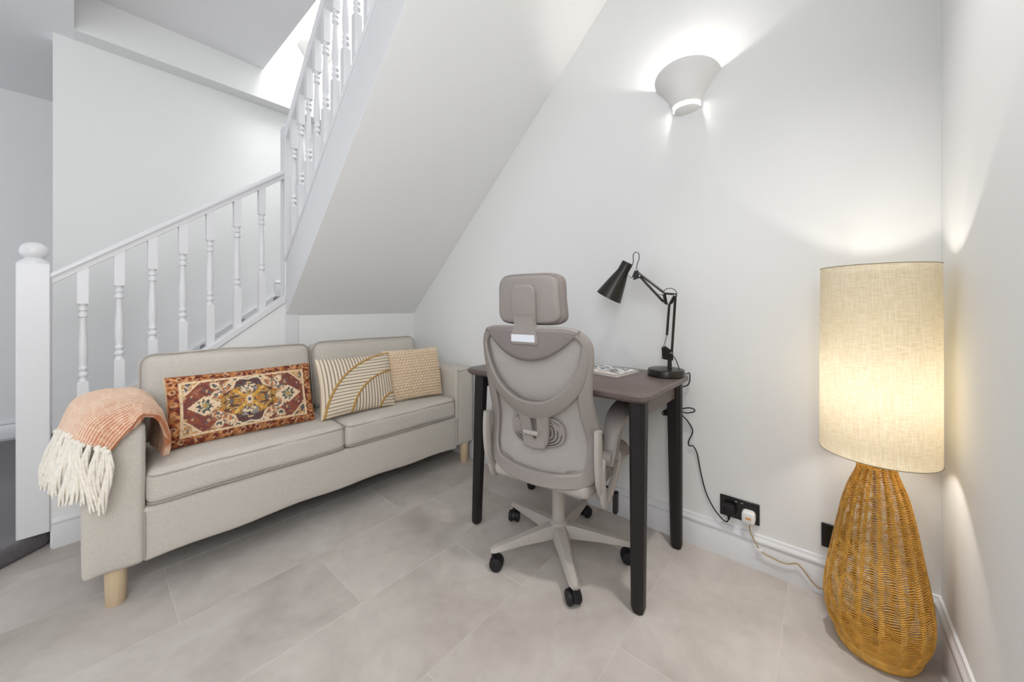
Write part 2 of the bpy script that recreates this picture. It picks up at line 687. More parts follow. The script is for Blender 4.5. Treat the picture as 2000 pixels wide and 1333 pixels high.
# trim rings for the added ceiling fill spots
for x_, y_, z_, p_, w_ in FILL_SPOTS:
    m = MB().lathe([(0.062, -0.001), (0.085, -0.001), (0.086, -0.006), (0.064, -0.012), (0.062, -0.008)], 32, (x_, y_, ZC))
    build('downlight', m, 'gloss_white', label='round white recessed ceiling downlight ' + w_, cat='downlight', group='ceiling downlights')

# unseen wall behind the camera, with openings added for the fill light
bk = MB()
W1, W2 = (-0.10, 2.40), (2.95, 4.15)
bk.box((XB - T, YR - T, 0), (XB, W1[0], ZC))
bk.box((XB - T, W1[1], 0), (XB, W2[0], ZC))
bk.box((XB - T, W2[1], 0), (XB, YH + T, ZC))
for w in (W1, W2):
    bk.box((XB - T, w[0], 2.62), (XB, w[1], ZC))
    bk.box((XB - T, w[0], 0), (XB, w[1], 0.28))
struct('wall_back', bk)
for i, w in enumerate((W1, W2)):
    fr = MB()
    s = 0.05
    fr.box((XB - 0.09, w[0], 0.28), (XB - 0.03, w[0] + s, 2.62))
    fr.box((XB - 0.09, w[1] - s, 0.28), (XB - 0.03, w[1], 2.62))
    fr.box((XB - 0.09, w[0] + s, 0.28), (XB - 0.03, w[1] - s, 0.28 + s))
    fr.box((XB - 0.09, w[0] + s, 2.62 - s), (XB - 0.03, w[1] - s, 2.62))
    wo = struct('window_%d' % (i + 1), fr, 'gloss_white')  # frame added around an unseen fill opening
    build('pane', MB().box((XB - 0.062, w[0] + s, 0.33), (XB - 0.056, w[1] - s, 2.57)), 'glass', parent=wo, smooth=False)

fr = MB()
s = 0.05
fr.box((WN[0], YR - 0.10, 0.95), (WN[0] + s, YR - 0.04, 2.62))
fr.box((WN[1] - s, YR - 0.10, 0.95), (WN[1], YR - 0.04, 2.62))
fr.box((WN[0] + s, YR - 0.10, 0.95), (WN[1] - s, YR - 0.04, 0.95 + s))
fr.box((WN[0] + s, YR - 0.10, 2.62 - s), (WN[1] - s, YR - 0.04, 2.62))
wo = struct('window_3', fr, 'gloss_white')  # frame added around the side fill light, out of view
build('pane', MB().box((WN[0] + s, YR - 0.073, 1.0), (WN[1] - s, YR - 0.067, 2.57)), 'glass', parent=wo, smooth=False)

# baseboards: flat board with an ogee top
BP = [(0.0, 0.0), (0.017, 0.0), (0.017, 0.098), (0.0145, 0.103), (0.0145, 0.108), (0.017, 0.112), (0.0165, 0.120), (0.012, 0.127), (0.0085, 0.131), (0.007, 0.139), (0.0, 0.141)]

def baseboard(name, p0, p1, nrm, m0=0, m1=0, z0=0.0):
    """p0->p1 along wall; nrm into the room; m0/m1 mitre length per unit depth"""
    p0, p1 = Vector(p0), Vector(p1)
    d = (p1 - p0).normalized()
    nrm = Vector(nrm)
    a = [p0 + nrm * t + d * (t * m0) + Vector((0, 0, z + z0)) for t, z in BP]
    b = [p1 + nrm * t + d * (t * m1) + Vector((0, 0, z + z0)) for t, z in BP]
    return struct(name, MB().rings([a, b]), 'gloss_white', smooth=True)

baseboard('baseboard_right', (XD, YS, 0), (XD, YR, 0), (-1, 0, 0), 1, -1)
baseboard('baseboard_near', (XD, YR, 0), (XB, YR, 0), (0, 1, 0), 1, 0)
baseboard('baseboard_sofa', (-0.085, YS, 0), (XD, YS, 0), (0, -1, 0), 0, -1)
baseboard('baseboard_far', (XB, YH, 0.09), (-0.11, YH, 0.09), (0, -1, 0), 0, 0)

# ------------------------------------------------------------------ hall platform and stairs
S1 = 0.765
def Lz(x):      # lower edge of the capping of the lower flight
    return 0.8386 + S1 * (x - 0.497)
def HR(x):      # underside of the lower handrail
    return 1.195 + 0.77 * (x + 0.088)

plat = MB()
poly = [(-0.088, 2.735), (-0.105, 2.690), (-0.23, 2.582), (-0.80, 2.07), (-3.0, 2.05), (-3.0, YH), (-0.088, YH)]
plat.prism(poly, lambda p: (p[0], p[1], 0.0), lambda p: (p[0], p[1], 0.078))
ins = [(-0.089, 2.742), (-0.106, 2.698), (-0.232, 2.590), (-0.80, 2.079), (-3.0, 2.06), (-3.0, YH), (-0.089, YH)]
build('carpet_step', plat, 'carpet', bevel=0.02, bseg=3, label='low dark grey carpeted step under the newel post at the stair foot', cat='step')

# spandrel wall beneath the lower flight and landing
sp = MB()
x0, x1 = -0.091, 0.86
poly = [(x0, 0), (XD, 0), (XD, 1.03), (x1, 1.03), (x1, Lz(x1)), (x0, Lz(x0))]
sp.prism(poly, lambda p: (p[0], YS, p[1]), lambda p: (p[0], YS + 0.05, p[1]))
struct('wall_sofa', sp)

stairs = thing('staircase', 'white staircase with grey carpeted treads and sloping underside over the sofa', 'staircase', (-0.12, 3.1, 0))
RISE, RUN = 0.18, 0.235
for i in range(6):
    xa = -0.085 + RUN * i if i == 0 else -0.12 + RUN * i
    xb = -0.12 + RUN * (i + 1) if i < 5 else XD - 0.001
    zt = 0.09 + RISE * (i + 1)
    m = MB().box((xa - (0.02 if i else 0), YS + 0.06, zt - RISE - 0.0), (xb, YW - 0.002, zt))
    build('step', m, 'carpet', parent=stairs, bevel=0.018, bseg=3)
# skirting string on the far wall following the pitch
m = MB()
poly = [(-0.10, 0.09), (1.05, 0.09 + 1.15 * S1), (1.05, 0.09 + 1.15 * S1 + 0.22), (-0.10, 0.31)]
m.prism(poly, lambda p: (p[0], YW - 0.02, p[1]), lambda p: (p[0], YW - 0.002, p[1]))
build('wall_string', m, 'gloss_white', parent=stairs, bevel=0.003)
m = MB()
b = [(x, YW - t, 1.17 + z) for t, z in BP for x in ()]
a = [Vector((1.05, YW - 0.002 - t, 1.17 + z)) for t, z in BP]
c = [Vector((XD - 0.002, YW - 0.002 - t, 1.17 + z)) for t, z in BP]
build('landing_skirting', MB().rings([a, c]), 'gloss_white', parent=stairs)
# upper flight: soffit, steps
S2 = 0.965
def SF(y):
    return 1.03 + S2 * (YS - y)
XS0, XS1 = 0.8605, XD - 0.001
YT = 0.45
m = MB()
m.hexa([(XS0, YS, SF(YS)), (XS1, YS, SF(YS)), (XS1, YT, SF(YT)), (XS0, YT, SF(YT))],
       [(XS0, YS, SF(YS) + 0.04), (XS1, YS, SF(YS) + 0.04), (XS1, YT, SF(YT) + 0.04), (XS0, YT, SF(YT) + 0.04)])
build('soffit', m, 'wall', parent=stairs, smooth=False, label='plastered sloping underside')
n2 = 9
run2 = RISE / S2
for i in range(n2):
    ya = YS - run2 * i
    zt = 1.17 + RISE * (i + 1)
    m = MB().box((0.90, ya - run2, zt - 0.085), (XS1, ya + 0.02, zt))
    build('step', m, 'carpet', parent=stairs, bevel=0.018, bseg=3)

def baluster(zb, zt, x, y, w=0.034, sk_axis=None, slope=0.0, turned=0.37, topblk=0.165):
    """square blocks with turned middle; ends cut to the rake"""
    mb = MB()
    h = w / 2
    z1 = zt - topblk
    z0 = z1 - turned
    def cut(z, sx, sy):
        return z + slope * (sx * h if sk_axis == 'x' else -sy * h)
    cs = [(-1, -1), (1, -1), (1, 1), (-1, 1)]
    mb.hexa([(x + a * h, y + b_ * h, cut(zb, a, b_)) for a, b_ in cs], [(x + a * h, y + b_ * h, z0) for a, b_ in cs])
    mb.hexa([(x + a * h, y + b_ * h, z1) for a, b_ in cs], [(x + a * h, y + b_ * h, cut(zt, a, b_)) for a, b_ in cs])
    L = turned
    pr = [(0.0165, 0.0), (0.0165, 0.004), (0.0125, 0.012), (0.0115, 0.018), (0.0165, 0.024), (0.018, 0.032), (0.0165, 0.040),
          (0.0115, 0.046), (0.0115, 0.050), (0.016, 0.056), (0.017, 0.062), (0.015, 0.068), (0.0125, 0.074),
          (0.0155, 0.10), (0.0168, 0.13), (0.0165, 0.16), (0.0145, 0.21), (0.0118, 0.26), (0.0108, L - 0.075),
          (0.0118, L - 0.066), (0.0165, L - 0.062), (0.0172, L - 0.055), (0.0160, L - 0.046), (0.0115, L - 0.040), (0.0115, L - 0.036),
          (0.0162, L - 0.031), (0.0165, L - 0.024), (0.0125, L - 0.016), (0.0115, L - 0.011), (0.015, L - 0.006), (0.0172, L)]
    mb.lathe([(r, z0 + z) for r, z in pr], 20, (x, y, 0))
    return mb

def rail_section(w, hgt):
    # moulded handrail: (lateral, vertical) around underside centre
    return [(-w * .32, 0), (w * .32, 0), (w * .34, hgt * .30), (w * .40, hgt * .42), (w * .5, hgt * .55), (w * .5, hgt * .75), (w * .36, hgt * .94),
            (0, hgt), (-w * .36, hgt * .94), (-w * .5, hgt * .75), (-w * .5, hgt * .55), (-w * .40, hgt * .42), (-w * .34, hgt * .30)]

# ---- lower balustrade
YBAL = 2.69
bal = thing('stair_balustrade', 'white turned-spindle balustrade of the lower flight behind the sofa', 'balustrade', (-0.137, 2.697, 0.078))
nw = MB()
nx, ny, nh = -0.137, 2.697, 0.0465
nw.box((nx - nh, ny - nh, 0.079), (nx + nh, ny + nh, 1.285))
nwo = build('newel_post', nw, 'gloss_white', parent=bal, bevel=0.004)
cap = MB().lathe([(0.046, 1.283), (0.045, 1.292), (0.040, 1.297), (0.036, 1.300), (0.030, 1.304), (0.028, 1.310), (0.034, 1.314), (0.0405, 1.326),
                  (0.0425, 1.340), (0.040, 1.355), (0.033, 1.368), (0.020, 1.378), (0.008, 1.381), (0.0, 1.3815)], 32, (nx, ny, 0))
build('newel_cap', cap, 'gloss_white', parent=nwo)
sec = rail_section(0.062, 0.060)
xa, xb = nx + nh - 0.002, 0.857
hr = MB().rings([[(xa, YBAL + a, HR(xa) + b_) for a, b_ in sec], [(xb, YBAL + a, HR(xb) + b_) for a, b_ in sec]])
build('handrail', hr, 'gloss_white', parent=bal)
cp = MB()
xb2 = 0.857
cp.prism([(xa, Lz(xa)), (xb2, Lz(xb2)), (xb2, Lz(xb2) + 0.05), (xa, Lz(xa) + 0.05)], lambda p: (p[0], YS - 0.012, p[1]), lambda p: (p[0], YS + 0.062, p[1]))
build('string_capping', cp, 'gloss_white', parent=bal, bevel=0.006)
for x in (0.005, 0.1236, 0.243, 0.3625, 0.4797, 0.6077, 0.734):
    build('baluster', baluster(Lz(x) + 0.05, HR(x) + 0.004, x, YBAL, 0.036, 'x', S1), 'gloss_white', parent=bal)

# ---- upper balustrade
bal2 = thing('stair_balustrade', 'white turned-spindle balustrade of the upper flight climbing over the desk side', 'balustrade', (0.887, 2.705, 0.0))
XBAL = 0.878
nx2, ny2, nh2 = 0.888, 2.702, 0.036
nw = MB().box((nx2 - nh2, YS - 0.006, 0.0), (nx2 + nh2 + 0.012, ny2 + nh2, 2.262))
nwo = build('newel_post', nw, 'gloss_white', parent=bal2, bevel=0.005)
nc = MB().lathe([(0.034, 2.26), (0.034, 2.275), (0.028, 2.287), (0.012, 2.294), (0.0, 2.295)], 24, (nx2, ny2, 0))
build('newel_cap', nc, 'gloss_white', parent=nwo)
ST = lambda y: SF(y) + 0.345
HR2 = lambda y: ST(y) + 0.80
ya, yb = YS + 0.005, 0.62
m = MB()
m.prism([(ya, SF(ya) + 0.001), (yb, SF(yb) + 0.001), (yb, ST(yb)), (ya, ST(ya))], lambda p: (0.860, p[0], p[1]), lambda p: (0.896, p[0], p[1]))
build('string_board', m, 'gloss_white', parent=bal2, bevel=0.003)
m = MB()
m.prism([(ya, ST(ya)), (yb, ST(yb)), (yb, ST(yb) + 0.022), (ya, ST(ya) + 0.022)], lambda p: (0.850, p[0], p[1]), lambda p: (0.906, p[0], p[1]))
build('string_capping', m, 'gloss_white', parent=bal2, bevel=0.004)
m = MB().rings([[(XBAL + a, ya, HR2(ya) + b_) for a, b_ in sec], [(XBAL + a, yb, HR2(yb) + b_) for a, b_ in sec]])
build('handrail', m, 'gloss_white', parent=bal2)
y = 2.575
while y > 0.8:
    build('baluster', baluster(ST(y) + 0.022, HR2(y) + 0.004, XBAL, y, 0.036, 'y', S2), 'gloss_white', parent=bal2)
    y -= 0.118

# ------------------------------------------------------------------ wall uplighters
def sconce(label, c, u, n, power, group=None):
    """c: point on wall at the bowl rim centre; u: horizontal along wall; n: out of wall"""
    c, u, n = Vector(c), Vector(u), Vector(n)
    w = Vector((0, 0, 1))
    R = 0.142
    root = thing('wall_uplighter', label, 'wall light', tuple(c + Vector((0, 0, -0.145))), 0, group)
    m = MB()
    # flared half bowl, open at the top and at the bottom slot
    prof = [(R, 0.0), (R * 0.985, -0.007), (R * 0.90, -0.022), (R * 0.765, -0.042), (R * 0.64, -0.064), (R * 0.545, -0.086), (R * 0.485, -0.106), (R * 0.46, -0.122)]
    inner = [(r - 0.006, z) for r, z in prof]
    full = prof + inner[::-1] + [prof[0]]
    m.lathe(full, 40, c, (u, n, w), 0.0, PI)
    # the rim rises towards the room
    vv2 = []
    for p in m.v:
        p = Vector(p)
        out_ = (p - c).dot(n)
        t_ = 1.0 + (p.z - c.z) / 0.122
        vv2.append(p + w * (out_ * 0.20 * max(0.0, t_)))
    m.v = vv2
    build('bowl', m, 'plaster', parent=root)
    m = MB()
    # shallow cup hanging under the slot
    cup = [(0.0, -0.160), (R * 0.18, -0.158), (R * 0.30, -0.153), (R * 0.37, -0.146), (R * 0.385, -0.138), (R * 0.36, -0.138), (R * 0.32, -0.145), (0.0, -0.151)]
    m.lathe(cup, 32, c, (u, n, w), 0.0, PI)
    build('cup', m, 'plaster', parent=root)
    for s in (-1, 1):
        p = c + u * (s * R * 0.40) + n * 0.006 - w * 0.130
        build('bracket', MB().tube([p + w * 0.014, p - w * 0.014], 0.005, 8), 'plaster', parent=root)
    m = MB().lathe([(0.0, -0.085), (0.012, -0.082), (0.016, -0.070), (0.012, -0.058), (0.0, -0.055)], 16, c + n * 0.055)
    build('bulb', m, 'bulb', parent=root)
    l = bpy.data.lights.new('uplighter_light', 'POINT')
    l.energy = power
    l.color = (1.0, 0.965, 0.91)
    l.shadow_soft_size = 0.018
    lo = bpy.data.objects.new('uplighter_light', l)
    lo.location = c + n * 0.055 - w * 0.045
    COL.objects.link(lo)
    # lower end of the same lamp, shining out of the slot
    l2 = l.copy()
    l2.energy = power * 0.2
    l2.shadow_soft_size = 0.03
    lo2 = bpy.data.objects.new('uplighter_slot_light', l2)
    lo2.location = c + n * 0.05 - w * 0.098
    COL.objects.link(lo2)
    return root

sconce('flared plaster wall uplighter above the desk on the desk wall', (XD, 0.487, 2.150), (0, 1, 0), (-1, 0, 0), 5.0, 'plaster wall uplighters')
sconce('plaster wall uplighter glowing in the stairwell behind the upper spindles', (1.316, YB, 3.30), (1, 0, 0), (0, -1, 0), 2.6, 'plaster wall uplighters')

# ------------------------------------------------------------------ sockets
def plate(name, yc, zc, w, h, label, group=None, cat='socket'):
    root = thing(name, label, cat, (XD, yc, zc - h / 2), 0, group)
    m = MB().box((XD - 0.008, yc - w / 2, zc - h / 2), (XD - 0.0005, yc + w / 2, zc + h / 2))
    build('face_plate', m, 'black_gloss', parent=root, bevel=0.003)
    return root

SY, SZ = 0.277, 0.222
so = plate('double_socket', SY, SZ, 0.146, 0.088, 'black double wall socket above the skirting with two plugs in it')
for s in (-1, 1):
    m = MB().box((XD - 0.011, SY + s * 0.011 - 0.007, SZ + 0.024), (XD - 0.007, SY + s * 0.011 + 0.007, SZ + 0.036))
    sw = build('switch', m, 'black_plastic', parent=so, bevel=0.002)
    m = MB().box((XD - 0.0118, SY + s * 0.011 - 0.004, SZ + 0.031), (XD - 0.0108, SY + s * 0.011 + 0.004, SZ + 0.0325))
    build('switch_mark', m, 'white_label', parent=sw, smooth=False)
YS2 = -0.036
so2 = plate('wall_outlet', YS2, 0.226, 0.088, 0.09, 'single black wall outlet half hidden behind the woven floor lamp', cat='socket')
m = MB().lathe([(0.010, 0.0), (0.010, 0.004), (0.0075, 0.004), (0.0075, 0.0)], 20, (XD - 0.008, YS2, 0.226), (Vector((0, 1, 0)), Vector((0, 0, 1)), Vector((-1, 0, 0))))
build('aerial_port', m, 'chrome', parent=so2)

# ------------------------------------------------------------------ sofa
SOFA_ANG = math.radians(-1.2)
sofa = thing('sofa', 'light grey fabric two-seat sofa with round pale wooden legs', 'sofa', (0.0, 1.94, 0.0), SOFA_ANG)
SL, SD = 1.81, 0.70
def sbuild(name, mb, material, parent=sofa, **kw):
    return build(name, mb, material, parent=parent, world=False, **kw)

# base with a slightly sagging skirt
def sofa_base():
    mb = soft_box((0.150, 0.004, 0.118), (1.665, SD, 0.335), 0.014, 24, (0, 0.006, 0), 0.0015, 5)
    vs_ = []
    for (x, y, z) in mb.v:
        if z < 0.16:
            t = (x - 0.15) / 1.515
            z += (0.012 * math.sin(PI * t) + 0.012 * (1 - t)) if y < 0.03 else (0.03)
            z += 0.004 * math.sin(t * 23)
        vs_.append((x, y, z))
    mb.v = vs_
    return mb
sbuild('base', sofa_base(), 'sofa')
mat('dust_cover', srgb(24, 24, 28), 0.9, 0.1, var=0.05, vscale=90)
sbuild('dust_cover', MB().box((0.17, 0.02, 0.136), (1.64, SD - 0.01, 0.142)), 'dust_cover', smooth=False)  # black lining added to deepen the shade under the sofa
def arm(xa, xb, seed):
    mb = soft_box((xa, 0.0, 0.128), (xb, SD, 0.660), 0.020, 16, (0.004, 0.005, 0.006), 0.004, 7, seed)
    vs_ = []
    for (x, y, z) in mb.v:
        if z < 0.19:
            z += 0.012 * (noise.noise(Vector((x * 9, y * 9, seed)))) + 0.006
        vs_.append((x, y, z))
    mb.v = vs_
    return mb
for k, (xa, xb) in enumerate(((0.0, 0.157), (1.655, SL))):
    a = sbuild('arm', arm(xa, xb, 3.0 + k * 5), 'sofa')
    xs = xb if k == 0 else xa
    m = MB().tube([(xs - (0.004 if k == 0 else -0.004), -0.005, z) for z in np.linspace(0.15, 0.325, 8)], 0.0022, 6)
    sbuild('seam', m, 'sofa_seam', parent=a)
    # piping round the arm front
    e = 0.012
    loop = [(xa + e, -0.002, 0.16), (xa + e, -0.002, 0.62), (xa + e + 0.012, -0.002, 0.645), (xb - e - 0.012, -0.002, 0.645), (xb - e, -0.002, 0.62), (xb - e, -0.002, 0.34)]
    if k == 1:
        sbuild('piping', MB().tube(catmull(loop, 5), 0.0022, 6), 'sofa_seam', parent=a)
sbuild('back_frame', soft_box((0.12, 0.54, 0.14), (1.69, SD + 0.0, 0.705), 0.03, 14, (0, 0, 0.01), 0.003, 6), 'sofa')

def piping_loop(a, b, z, r, axis='z'):
    x0_, y0_ = a
    x1_, y1_ = b
    pts = []
    for cx, cy, a0 in ((x1_ - r, y1_ - r, 0), (x0_ + r, y1_ - r, PI / 2), (x0_ + r, y0_ + r, PI), (x1_ - r, y0_ + r, 1.5 * PI)):
        for k in range(6):
            t = a0 + PI / 2 * k / 5
            pts.append((cx + r * math.cos(t), cy + r * math.sin(t)))
    out = []
    for i in range(len(pts)):
        p, q = pts[i], pts[(i + 1) % len(pts)]
        d = math.hypot(q[0] - p[0], q[1] - p[1])
        nn = max(1, int(d / 0.04))
        for k in range(nn):
            t = k / nn
            out.append((p[0] + (q[0] - p[0]) * t, p[1] + (q[1] - p[1]) * t))
    return out

for k, (xa, xb) in enumerate(((0.160, 0.905), (0.908, 1.652))):
    c = sbuild('seat_cushion', soft_box((xa, -0.002, 0.338), (xb, 0.555, 0.468), 0.030, 20, (0.004, 0.008, 0.012), 0.006, 5, 11.0 * k), 'sofa')
    lp = piping_loop((xa + 0.003, -0.004), (xb - 0.003, 0.553), 0, 0.03)
    def zz(x, y, base):
        return base + 0.004 * noise.noise(Vector((x * 6, y * 6, base)))
    sbuild('piping', MB().tube([(x, y, zz(x, y, 0.452)) for x, y in lp], 0.0032, 6, close=True), 'sofa_seam', parent=c)
    sbuild('piping', MB().tube([(x, y, zz(x, y, 0.347)) for x, y in lp], 0.0032, 6, close=True), 'sofa_seam', parent=c)
    # back cushion leaning on the frame
    mb = soft_box((xa + 0.003, 0.0, 0.0), (xb - 0.003, 0.155, 0.405), 0.045, 20, (0.0, 0.022, 0.008), 0.009, 4.5, 23.0 * k + 2)
    lean = math.radians(-11)
    def tilt(p):
        x, y, z = p
        return (x, 0.405 + y * math.cos(lean) - z * math.sin(lean), 0.468 + y * math.sin(lean) + z * math.cos(lean))
    mb.v = [tilt(p) for p in mb.v]
    c = sbuild('back_cushion', mb, 'sofa')
    lp = piping_loop((xa + 0.006, 0.004), (xb - 0.006, 0.407), 0, 0.055)
    sbuild('piping', MB().tube([tilt((x, 0.012 + 0.006 * noise.noise(Vector((x * 5, z * 5, k))), z + 0.006 * noise.noise(Vector((x * 6, z * 6, k + 9))))) for x, z in lp], 0.0032, 6, close=True), 'sofa_seam', parent=c)
for (lx, ly) in ((0.082, 0.055), (1.748, 0.030), (0.062, 0.63), (1.748, 0.63)):
    m = MB().lathe([(0.026, 0.0), (0.0275, 0.002), (0.031, 0.15)], 28, (lx, ly, 0))
    sbuild('leg', m, 'beech')

# ------------------------------------------------------------------ scatter cushions
def pillow_grid(w, h, t, nu, nv, pinch=0.045, power=0.42, disp=None):
    """closed pillow in its own plane (x across, z up, y out); returns MB and uv per vertex, side"""
    mb = MB()
    uv = []
    for side in (-1, 1):
        P = []
        for i in range(nu + 1):
            u = -1 + 2 * i / nu
            row = []
            for j in range(nv + 1):
                v = -1 + 2 * j / nv
                cx = 1 - pinch * (1 - v * v)
                cz = 1 - pinch * 1.2 * (1 - u * u)
                th = t / 2 * ((1 - u ** 2) * (1 - v ** 2)) ** power
                d = disp(u, v, side) if disp else 0.0
                edge = min(1.0, ((1 - abs(u)) * (1 - abs(v))) * 14)
                row.append((u * w / 2 * cx, side * (th + d * edge), v * h / 2 * cz))
                uv.append((u, v, side))
            P.append(row)
        mb.grid(P)
    return mb, np.array(uv)

def place_pillow(mb, w, h, base, ang, lean):
    """base: world point of the bottom-centre; ang: direction of the cushion's x axis; lean: backwards"""
    ca, sa = math.cos(ang), math.sin(ang)
    cl, sl = math.cos(lean), math.sin(lean)
    out = []
    for x, y, z in mb.v:
        z2 = z + h / 2
        # y positive = away from viewer (towards sofa back); lean tips the top back
        yy = y * cl + z2 * sl
        zz_ = -y * sl + z2 * cl
        out.append((base[0] + x * ca - yy * sa, base[1] + x * sa + yy * ca, base[2] + zz_))
    mb.v = out
    return mb

def hexc(r, g, b):
    return np.array(srgb(r, g, b)[:3])

def vnoise(u, v, s, seed=0.0):
    return np.array([noise.noise(Vector((a * s + seed, b * s - seed, seed * 0.37))) for a, b in zip(u, v)])

def kilim_colors(uv, w, h):
    x = uv[:, 0] * w / 2
    z = uv[:, 1] * h / 2
    n = len(x)
    hw, hh = w / 2, h / 2
    N1 = vnoise(x, z, 60, 1.3)
    N2 = vnoise(x, z, 120, 4.1)
    N3 = vnoise(x, z, 28, 8.7)
    cream, rust, maroon = hexc(228, 202, 168), hexc(158, 90, 56), hexc(124, 76, 68)
    gold, slate, brown, orange = hexc(204, 150, 76), hexc(98, 98, 102), hexc(116, 66, 54), hexc(174, 112, 72)
    col = np.tile(rust, (n, 1))
    def put(mask, c, a=1.0):
        col[mask] = col[mask] * (1 - a) + c * a
    # mottled border
    put(N1 > 0.12, brown)
    put(N2 > 0.22, orange)
    put((N1 < -0.22), hexc(206, 150, 104))
    # border motifs: little rosettes every 6 cm
    bx = np.minimum(hw - np.abs(x), hh - np.abs(z))
    bd = (bx > 0.008) & (bx < 0.034)
    per = np.where(hh - np.abs(z) < hw - np.abs(x), x, z)
    ros = np.abs(((per / 0.055) % 1) - 0.5) * 0.055
    rr = np.hypot(ros, bx - 0.021)
    put(bd & (rr < 0.012), hexc(214, 180, 140), 0.75)
    put(bd & (rr < 0.006), brown)
    # inner frame
    iw, ih = hw - 0.042, hh - 0.036
    ins_ = (np.abs(x) < iw) & (np.abs(z) < ih)
    put(ins_, cream)
    put(ins_ & (N2 > 0.25), hexc(206, 174, 134))
    fld = (np.abs(x) < iw - 0.012) & (np.abs(z) < ih - 0.010)
    put(fld, maroon)
    put(fld & (N3 > 0.15), hexc(142, 84, 66))
    put(fld & (N1 > 0.3), hexc(160, 106, 84))
    # corner pieces
    ax, az = np.abs(x), np.abs(z)
    q = 0.006
    sx = np.floor(ax / q) * q
    cxn = (iw - 0.012) - ax
    czn = (ih - 0.010) - az
    crn = fld & (cxn + czn < 0.055)
    put(crn, hexc(196, 146, 88))
    put(crn & (N1 > 0.0), slate)
    put(crn & (N2 > 0.2), cream)
    put(fld & (np.abs(cxn + czn - 0.058) < 0.005), cream)
    # stepped cream medallion body
    body = fld & (sx / (iw * 0.80) + np.floor(az / q) * q / (ih * 1.35) < 1.0)
    put(body, cream)
    put(body & (N1 > 0.2), hexc(214, 178, 138))
    put(body & (N2 > 0.34), slate)
    put(body & (N2 < -0.38), hexc(178, 112, 78))
    # outline of body
    # patchwork cells, mirrored left-right and top-bottom
    rc = random.Random(11)
    seeds = [(rc.uniform(0, hw), rc.uniform(0, hh), rc.random()) for _ in range(420)]
    sxy = np.array([(p_[0], p_[1]) for p_ in seeds])
    sval = np.array([p_[2] for p_ in seeds])
    cell = np.zeros(n)
    edge = np.zeros(n)
    wx = ax + 0.004 * N3
    wz = az + 0.004 * N1
    for i0 in range(0, n, 4000):
        d2 = (wx[i0:i0 + 4000, None] - sxy[None, :, 0]) ** 2 + (wz[i0:i0 + 4000, None] - sxy[None, :, 1]) ** 2
        two = np.partition(d2, 1, axis=1)[:, :2]
        cell[i0:i0 + 4000] = sval[np.argmin(d2, axis=1)]
        edge[i0:i0 + 4000] = np.sqrt(two[:, 1]) - np.sqrt(two[:, 0])
    # speckle of cells over the whole rug field and border
    put(body & (cell > 0.80), hexc(120, 112, 108))
    put(body & (cell < 0.16), hexc(186, 122, 84))
    put(fld & ~body & (cell > 0.86), hexc(196, 160, 120))
    put(fld & ~body & (cell < 0.10), hexc(106, 96, 96))
    put(~ins_ & (cell > 0.72), hexc(180, 122, 80))
    put(~ins_ & (cell < 0.14), hexc(112, 58, 48))
    # lobed maroon medallion with a gold heart
    th_ = np.arctan2(z / (ih * 0.9), x / 0.10)
    rad = np.hypot(x / 0.088, z / (ih * 0.90)) * (1 + 0.07 * np.cos(8 * th_))
    put(fld & (rad < 1.06), cream)
    put(fld & (rad < 0.98), hexc(112, 66, 66))
    put(fld & (rad < 0.98) & (cell > 0.7), hexc(94, 88, 92))
    put(fld & (rad < 0.98) & (cell < 0.2), hexc(198, 168, 130))
    oct_ = fld & (np.maximum(ax / 0.125, az / 0.066) < 1) & (ax / 0.125 + az / 0.066 < 1.45)
    put(oct_, hexc(186, 140, 78))
    put(oct_ & (cell > 0.74), hexc(206, 178, 132))
    put(oct_ & (cell > 0.55) & (cell < 0.66), hexc(196, 126, 58))
    put(oct_ & (cell < 0.16), hexc(116, 78, 66))
    put(oct_ & (cell > 0.30) & (cell < 0.40), hexc(110, 106, 104))
    put((fld & (rad < 0.98) | oct_) & (edge < 0.0012), hexc(92, 70, 60))
    cross = fld & (np.abs(np.abs(x) - 1.1 * np.abs(z)) < 0.012) & (np.hypot(x, z) < 0.085)
    put(cross, hexc(208, 154, 74))
    put(cross & (N1 > 0.2), hexc(224, 186, 120))
    up = fld & (ax < 0.032) & (az > 0.040) & (az < 0.075)
    put(up, hexc(148, 142, 136))
    put(up & (N1 > 0.05), cream)
    put(up & (N2 > 0.25), hexc(74, 70, 74))
    put(fld & (np.hypot(x / 0.013, z / 0.022) < 1), cream)
    put(fld & (np.hypot(x / 0.007, z / 0.009) < 1), slate)
    # side flowers in cream leaf
    for s in (-1, 1):
        lx = s * 0.170
        dx = (x - lx) * s
        leaf = fld & (np.abs(z) / 0.046 + np.abs(dx) / 0.062 < 1.0)
        put(leaf, cream)
        ang = np.arctan2(z, dx)
        r_ = np.hypot(dx, z)
        fl_ = fld & (r_ < 0.027 + 0.006 * np.cos(ang * 9))
        put(fl_, hexc(82, 84, 84))
        put(fl_ & (r_ < 0.016), hexc(150, 148, 118))
        put(fl_ & (N2 > 0.2), cream)
        put(fld & (r_ < 0.006), gold)
    # scattered small motifs
    for (mx_, mz) in ((-0.13, 0.088), (0.13, 0.085), (-0.12, -0.09), (0.13, -0.088), (-0.05, 0.112), (0.055, 0.112), (-0.05, -0.112), (0.06, -0.11)):
        d = np.hypot(x - mx_, (z - mz * h / 0.31))
        put(fld & (d < 0.017), cream)
        put(fld & (d < 0.011) & (N1 > -0.05), slate)
    # back and selvedge
    e = 1 - np.maximum(np.abs(uv[:, 0]), np.abs(uv[:, 1]))
    put((uv[:, 2] > 0), hexc(196, 170, 138))
    put(e < 0.012, hexc(222, 196, 164))
    return col

